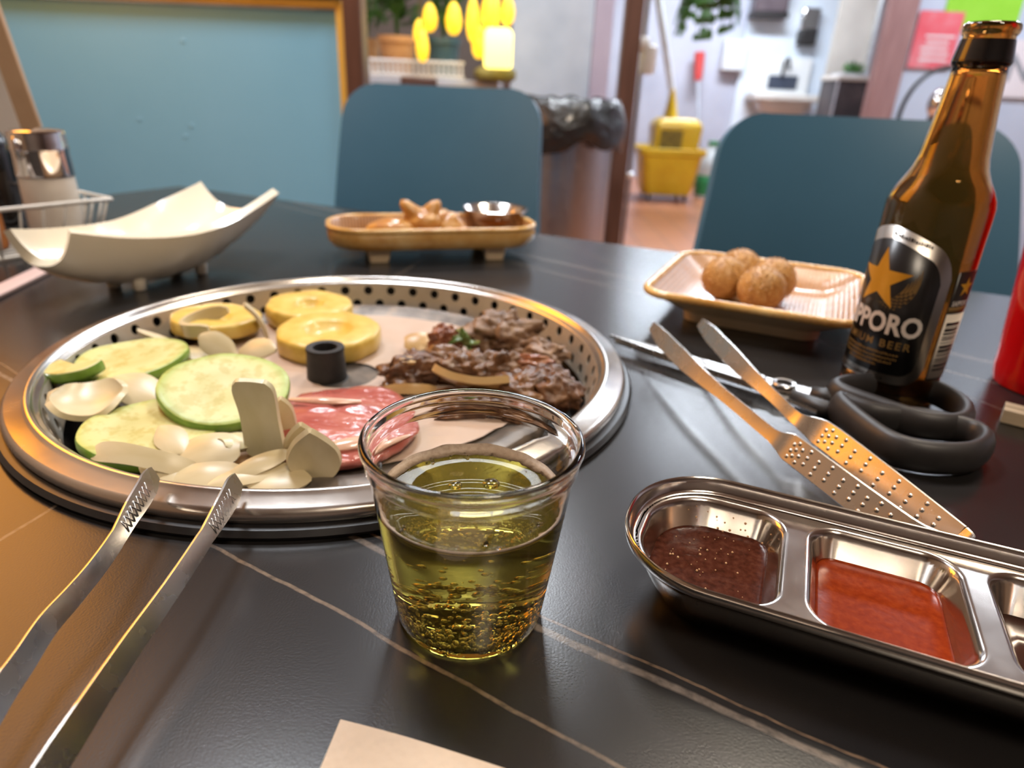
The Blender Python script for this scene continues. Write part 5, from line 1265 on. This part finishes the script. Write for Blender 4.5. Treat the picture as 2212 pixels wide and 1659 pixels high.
for s in (-1, 1):
    bev(B().box((s * 0.19, 0, 0.41), (0.035, 0.035, 0.82)).make('leg', MT['brown_wood'], bx_), 0.004)
    bev(B().box((s * 0.19, -0.36, 0.21), (0.035, 0.035, 0.42)).make('leg', MT['brown_wood'], bx_), 0.004)
bev(B().box((0, -0.18, 0.43), (0.44, 0.42, 0.04)).make('seat', MT['brown_wood'], bx_), 0.006)
MT['olive'] = nmat('olive_fabric', [(0.3, (0.17, 0.15, 0.05)), (0.7, (0.26, 0.23, 0.08))], 40, 0.8)
ol = B().loft([rrect(0.085 * s, 0.05 * s, 0.03, z, 6) for s, z in ((0.8, 0), (1.0, 0.012), (1.0, 0.040), (0.7, 0.055))]).make('cushion', MT['olive'], None, ((-0.1246, 3.0000, 0.2303)[0], 2.98, 0.2027), sharp=None)
tag(ol, 'olive green folded cloth at the end of the counter', 'cloth')

# ------------------------------------------------------------------ thin pole beside the brown post
pl = thing('metal_pole', 'thin steel pole with white knob beside the brown post', 'pole', (0.428, 2.72, FL))
B().tube([(0, 0, 0.002), (0, 0, CEIL - FL - 0.003)], 0.009, 10).make('pole_tube', steel('thin_pole_steel', (0.42, 0.39, 0.38), 0.35), pl)
B().ball((0, 0, (0.3972, 2.7200, 0.3447)[2] - FL), (0.028, 0.028, 0.028), 16, 10).make('knob', MT['white_paint'], pl)
B().lathe([(0.0, 0.0), (0.024, 0.0), (0.030, 0.02), (0.030, 0.09), (0.016, 0.10), (0.0, 0.10)], 20).make('holder', MT['white_paint'], pl, (0.024, 0, (0.4191, 2.7200, 0.2456)[2] - FL))
B().ball((0, 0, (0.4141, 2.7200, -0.1162)[2] - FL), (0.020, 0.020, 0.014), 14, 8).make('clamp', MT['steel_post'], pl)

# ------------------------------------------------------------------ kitchen: mop bucket, jug, sink, dispensers, plant, cart
MT['mop_yellow'] = nmat('yellow_plastic', [(0.3, (0.62, 0.36, 0.010)), (0.55, (0.72, 0.46, 0.02)), (0.8, (0.78, 0.55, 0.05))], 4, 0.35)
YB = 6.55
bw = (1.3722, 6.5500, -0.6817)
mb = thing('mop_bucket', 'yellow mop bucket with wringer standing on the orange tiles', 'mop bucket', (bw[0], YB, FL), 0.0)
f = lambda hx, hy, z: rrect(hx, hy, 0.07, z, 6)
B().loft([f(0.215, 0.20, 0.06), f(0.225, 0.21, 0.075), f(0.275, 0.25, 0.40), f(0.305, 0.27, 0.415), f(0.305, 0.27, 0.465), f(0.290, 0.26, 0.47), f(0.262, 0.235, 0.40), f(0.21, 0.20, 0.10)]).make('bucket_body', MT['mop_yellow'], mb)
f = lambda hx, hy, z: rrect(hx, hy, 0.04, z, 5, 0.035)
B().loft([f(0.20, 0.17, 0.42), f(0.215, 0.19, 0.64), f(0.205, 0.18, 0.68), f(0.16, 0.13, 0.72), f(0.12, 0.10, 0.66)]).make('wringer', MT['mop_yellow'], mb)
MT['warn'] = nmat('dark_warning_print', [(0.3, (0.10, 0.07, 0.01)), (0.5, (0.16, 0.11, 0.015)), (0.6, (0.30, 0.21, 0.02))], 24, 0.5, sc=(1, 1, 8))
B().box((-0.03, -0.192, 0.545), (0.20, 0.006, 0.16)).make('warning_label', MT['warn'], mb)
for sx_ in (-1, 1):
    for sy_ in (-1, 1):
        wl_ = B().lathe([(0.0, -0.014), (0.024, -0.014), (0.029, -0.009), (0.029, 0.009), (0.024, 0.014), (0.0, 0.014)], 18).make('caster', MT['black_rubber'], mb, (sx_ * 0.17, sy_ * 0.16, 0.0305), (0, PI / 2, 0))
mp_ = thing('mop', 'mop with white handle and yellow clamp standing in the bucket', 'mop', (bw[0], YB, 0))
t0_ = (1.3368, 6.5500, 0.2142); t1_ = (1.0264, 6.5500, 1.2052)
o_ = Vector((bw[0], YB, 0))
B().tube([Vector((t0_[0], YB, t0_[2])) - o_, Vector((t1_[0], YB - 0.05, t1_[2])) - o_], 0.032, 10).make('handle', MT['white_paint'], mp_)
B().tube([Vector((t0_[0] + 0.012, YB, t0_[2] - 0.27)) - o_, Vector((t0_[0] + 0.008, YB, t0_[2] - 0.12)) - o_, Vector((t0_[0], YB, t0_[2] + 0.03)) - o_], [0.15, 0.09, 0.036], 12, flat=0.5).make('clamp', MT['mop_yellow'], mp_)
YJ = 6.75; jg = (1.8373, 6.7500, -0.6232)
jt = thing('jug', 'white and green plastic jug beside the yellow mop bucket', 'jug', (jg[0], YJ, FL))
MT['jug_green'] = nmat('green_label', [(0.3, (0.02, 0.22, 0.08)), (0.7, (0.03, 0.30, 0.11))], 10, 0.4)
MT['jug_white'] = nmat('milky_plastic', [(0.3, (0.55, 0.62, 0.66)), (0.7, (0.64, 0.70, 0.74))], 8, 0.35)
B().lathe([(0.0, 0.002), (0.11, 0.002), (0.12, 0.012), (0.12, 0.22), (0.12, 0.30), (0.10, 0.40), (0.045, 0.48), (0.045, 0.50), (0.0, 0.50)], 28).make('jug_body', MT['jug_white'], jt)
B().lathe([(0.1212, 0.03), (0.1225, 0.032), (0.1225, 0.215), (0.1212, 0.217)], 28).make('jug_label', MT['jug_green'], jt)
B().lathe([(0.048, 0.485), (0.05, 0.49), (0.05, 0.525), (0.0, 0.53)], 20).make('jug_cap', MT['jug_green'], jt)
# broom with red head leaning on the wall
br = (1.9261, 7.9000, 0.4194)
bm = thing('broom', 'grey broom with a red grip leaning on the lilac wall', 'broom', (br[0], 7.95, FL))
MT['red_grip'] = nmat('red_plastic', [(0.3, (0.55, 0.05, 0.05)), (0.7, (0.65, 0.08, 0.07))], 8, 0.4)
hb = br[2] - FL
B().tube([(0.05, -0.35, 0.05), (0.0, 0.2, hb)], 0.018, 8).make('stick', steel('broom_grey', (0.3, 0.3, 0.33), 0.5), bm)
B().tube([(0.0, 0.2 - 0.02, hb - 0.06), (-0.01, 0.22, hb + 0.22)], [0.045, 0.06], 10).make('grip', MT['red_grip'], bm)
bev(B().box((0.05, -0.35, 0.04), (0.34, 0.06, 0.07)).make('brush', MT['black_plastic'], bm), 0.006)
# sink
YS = 8.24
a = (2.4922, 8.2400, 0.2195); b_ = (3.2422, 8.2400, 0.2495); zt_ = a[2]
sx0, sx1 = a[0], b_[0]; cxs = (sx0 + sx1) / 2; wS = sx1 - sx0
sk_ = thing('wall_sink', 'white wall-mounted hand sink with black faucet in the kitchen', 'sink', (cxs, YS, zt_))
MT['sink_white'] = nmat('sink_enamel', [(0.3, (0.78, 0.78, 0.78)), (0.7, (0.86, 0.86, 0.85))], 6, 0.2)
MT['sink_beige'] = nmat('sink_front', [(0.3, (0.60, 0.55, 0.50)), (0.7, (0.68, 0.63, 0.58))], 6, 0.3)
hz = (2.8089, 8.2400, 0.6117)[2] - zt_
bev(B().box((0, -0.03, hz / 2 + 0.02), (wS * 0.86, 0.06, hz)).make('splashback', MT['sink_white'], sk_), 0.02)
bev(B().box((0.03 * wS, -0.064, hz * 0.40), (wS * 0.44, 0.008, hz * 0.36)).make('painted_basin_shadow', nmat('basin_shadow_dark', [(0.3, (0.05, 0.06, 0.09)), (0.7, (0.07, 0.08, 0.11))], 6, 0.4), sk_), 0.003)  # dark panel that paints in the shadow of the basin
bev(B().box((0, -0.24, 0.0), (wS, 0.42, 0.075)).make('basin_rim', MT['sink_beige'], sk_), 0.02)
B().loft([rrect(wS * 0.40, 0.17, 0.08, -0.04, 6, 0, -0.24), rrect(wS * 0.36, 0.15, 0.08, -0.12, 6, 0, -0.24), rrect(wS * 0.18, 0.08, 0.05, -0.20, 6, 0, -0.22)]).make('basin_bowl', MT['sink_beige'], sk_)
B().tube(catmull([(0, -0.065, hz * 0.50), (0, -0.10, hz * 0.95), (0, -0.20, hz * 0.98), (0, -0.27, hz * 0.72)], 6), 0.016, 8).make('faucet', MT['black_metal'], sk_)
for s in (-1, 1): B().tube([(s * 0.10, -0.20, -0.16), (s * 0.10, -0.08, -0.50)], 0.018, 8).make('drain_pipe', MT['chrome'], sk_)
# dispensers on the bright panel
dsp = (3.0539, 8.2400, 0.9540)
ds = thing('soap_dispenser', 'black and clear soap dispenser above the hand sink', 'dispenser', (dsp[0], YS, dsp[2]))
bev(B().box((0, -0.06, 0.05), (0.19, 0.10, 0.22)).make('tank', MT['chrome'], ds), 0.015)
bev(B().box((0, -0.07, -0.12), (0.19, 0.12, 0.16)).make('housing', MT['black_plastic'], ds), 0.02)
pt2 = (2.5805, 8.2400, 1.1132)
td = thing('towel_dispenser', 'dark paper towel dispenser at the top above the sink', 'dispenser', (pt2[0], YS, pt2[2]))
bev(B().box((0, -0.10, 0.06), (0.36, 0.20, 0.26)).make('cover', nmat('smoky_plastic', [(0.3, (0.10, 0.075, 0.085)), (0.7, (0.15, 0.115, 0.125))], 6, 0.3), td), 0.02)
bev(B().box((0, -0.11, -0.095), (0.38, 0.22, 0.05)).make('towel_slot', MT['black_plastic'], td), 0.01)
# hanging fern
fp = (1.4765, 6.2000, 0.9439)
fe = thing('hanging_fern', 'trailing green fern hanging in front of the lilac wall', 'hanging plant', (fp[0], 6.2, fp[2]))
B().lathe([(0.0, 0.0), (0.10, 0.01), (0.14, 0.10), (0.13, 0.11), (0.0, 0.10)], 24).make('hanging_pot', MT['terracotta'], fe, (0, 0, 0.05))
random.seed(8); g = B()
for k in range(26):
    a = random.uniform(0, 2 * PI); L = random.uniform(0.28, 0.50); P = []
    for i in range(9):
        t = i / 8; P.append(Vector((math.cos(a) * 0.26 * t ** 0.7, math.sin(a) * 0.26 * t ** 0.7, 0.15 + 0.08 * math.sin(PI * t * 0.7) - L * t * t)))
    g.tube(P, 0.004, 5)
    for i in range(1, 9):
        for s in (-1, 1):
            d = Vector((-math.sin(a) * s, math.cos(a) * s, -0.25)).normalized(); p = P[i]; l_ = 0.13 * (1.15 - i / 9); q_ = (P[i] - P[i - 1]).normalized() * 0.026
            g.add([p - q_, p + d * l_ * 0.6 - q_ * 1.2, p + d * l_, p + d * l_ * 0.6 + q_ * 1.2, p + q_], [(0, 1, 2, 3, 4)])
stuff(g.make('fronds', MT['leaf'], fe, sharp=None))
B().tube([(0, 0, 0.15), (0, 0, CEIL - fp[2] - 0.003)], 0.006, 6).make('hanger_cord', MT['cord'], fe)
# white box on the wall next to the panel
wb_ = (2.3025, 8.2000, 0.6272)
bev(tag(B().box((0, -0.06, 0), (0.24, 0.14, 0.30)).make('wall_box', MT['white_paint'], None, (wb_[0], 8.28, wb_[2]), sharp=30), 'white utility box on the lilac wall next to the sink panel', 'box'), 0.012)
# prep cart with greens
pc = (3.1057, 7.0000, 0.3046)
cr = thing('prep_cart', 'dark prep cart with a greens tray beside the beige door', 'cart', (pc[0], 7.0, FL))
zt2 = (3.0759, 7.0000, 0.4249)[2] - FL
bev(B().box((0, 0, zt2 - 0.02), (0.40, 0.40, 0.04)).make('cart_top', MT['beige'], cr), 0.006)
bev(B().box((0, 0.02, zt2 / 2 + 0.02), (0.37, 0.34, zt2 - 0.12)).make('cart_body', nmat('cart_dark', [(0.3, (0.02, 0.017, 0.018)), (0.5, (0.045, 0.036, 0.036)), (0.7, (0.10, 0.08, 0.075))], 5, 0.4), cr), 0.006)
for s in (-1, 1): B().tube([(s * 0.185, -0.19, 0.002), (s * 0.185, -0.19, zt2 - 0.04)], 0.012, 8).make('leg', MT['steel_post'], cr)
gt = thing('greens_tray', 'tray of green vegetables on top of the dark prep cart', 'tray', (pc[0], 6.98, zt2 + FL + 0.0015))
bev(B().box((0, 0, 0.012), (0.30, 0.24, 0.024)).make('tray_body', MT['steel_post'], gt), 0.004)
g = leaves(60, 0.12, 0.05, 0.07, 5, 0.0, 0.5); g.v = [(x, y, z + 0.02) for x, y, z in g.v]
stuff(g.make('greens', MT['leaf'], gt, sharp=None))
# posters and round steel thing on the pale blue wall
def poster(label, c0, c1, mat, y=4.222, name='poster', t=0.006):
    w_, h_ = abs(c1[0] - c0[0]), abs(c1[2] - c0[2])
    o = B().box((0, 0, 0), (w_, t, h_)).make(name, mat, None, ((c0[0] + c1[0]) / 2, y, (c0[2] + c1[2]) / 2), sharp=30)
    return tag(o, label, 'poster'), w_, h_
MT['poster_red'] = nmat('red_poster', [(0.3, (0.80, 0.10, 0.14)), (0.5, (0.80, 0.16, 0.20)), (0.72, (0.82, 0.36, 0.40))], 7, 0.5)
rp_, w_, h_ = poster('red poster with pale writing on the blue wall', (2.1805, 4.2200, 0.6695), (2.4295, 4.2200, 0.3821), MT['poster_red'])
MT['poster_white'] = nmat('poster_white', [(0.3, (0.78, 0.74, 0.78)), (0.7, (0.84, 0.80, 0.84))], 8, 0.5)
random.seed(6)
for k in range(5):
    B().box((random.uniform(-0.01, 0.01) + 0.012, -0.0035, 0.02 - 0.030 * k), (w_ * random.uniform(0.45, 0.7), 0.0012, 0.012)).make('printed_line', MT['poster_white'], rp_, (0, 0, 0))
MT['poster_green'] = nmat('green_poster', [(0.3, (0.26, 0.62, 0.03)), (0.7, (0.34, 0.72, 0.06))], 6, 0.5)
poster('bright green poster on the blue wall behind the bottle neck', (2.3176, 4.2200, 0.8553), (2.7329, 4.2200, 0.5770), MT['poster_green'], 4.229)
ws, w_, h_ = poster('white sign with large dark letter N behind the bottle neck', (2.5014, 4.2180, 0.5495), (3.1100, 4.2180, 0.2509), MT['poster_white'], 4.218, 'wall_sign')
g = text_mesh('N', 0.20, 0.95, 0.004)
g.v = [(x, 0.0, y) for x, y, z in g.v]
cN = (2.8169, 4.2000, 0.3968)
MT['ink'] = pmat('grey_ink', (0.30, 0.32, 0.36), 0.6)
g.make('lettering', MT['ink'], ws, (cN[0] - ws.location.x, -0.0045, cN[2] - (ws.location.z - Z0)), sharp=None)
rd_ = (2.2673, 4.0000, 0.1363)
ro_ = thing('round_chair', 'round wire-backed chair with steel knob by the pale blue wall', 'chair', (rd_[0], 3.95, FL))
zc_ = rd_[2] - FL
P = []
for k in range(40):
    a = PI * k / 39; P.append((0.20 * math.cos(a), 0.0, zc_ - 0.02 + 0.26 * math.sin(a)))
B().tube([(0.20, 0.0, 0.45)] + P + [(-0.20, 0.0, 0.45)], 0.012, 8).make('back_hoop', MT['black_metal'], ro_)
B().ball((0.02, 0.01, zc_ + 0.06), (0.075, 0.05, 0.085), 20, 12).make('steel_knob', MT['chrome'], ro_)
B().tube([(0.02, 0.01, 0.45), (0.02, 0.01, zc_ + 0.02)], 0.05, 12).make('back_post', nmat('dark_brown_leather', [(0.3, (0.05, 0.035, 0.03)), (0.7, (0.08, 0.055, 0.045))], 10, 0.4), ro_)
B().lathe([(0.0, 0.42), (0.20, 0.42), (0.215, 0.44), (0.20, 0.465), (0.0, 0.47)], 32).make('seat', MT['black_plastic'], ro_, (0, -0.20, 0))
for (x, y) in ((-0.15, -0.05), (0.15, -0.05), (-0.15, -0.35), (0.15, -0.35)): B().tube([(x, y, 0.002), (x * 0.8, y, 0.43)], 0.012, 8).make('leg', MT['black_metal'], ro_)
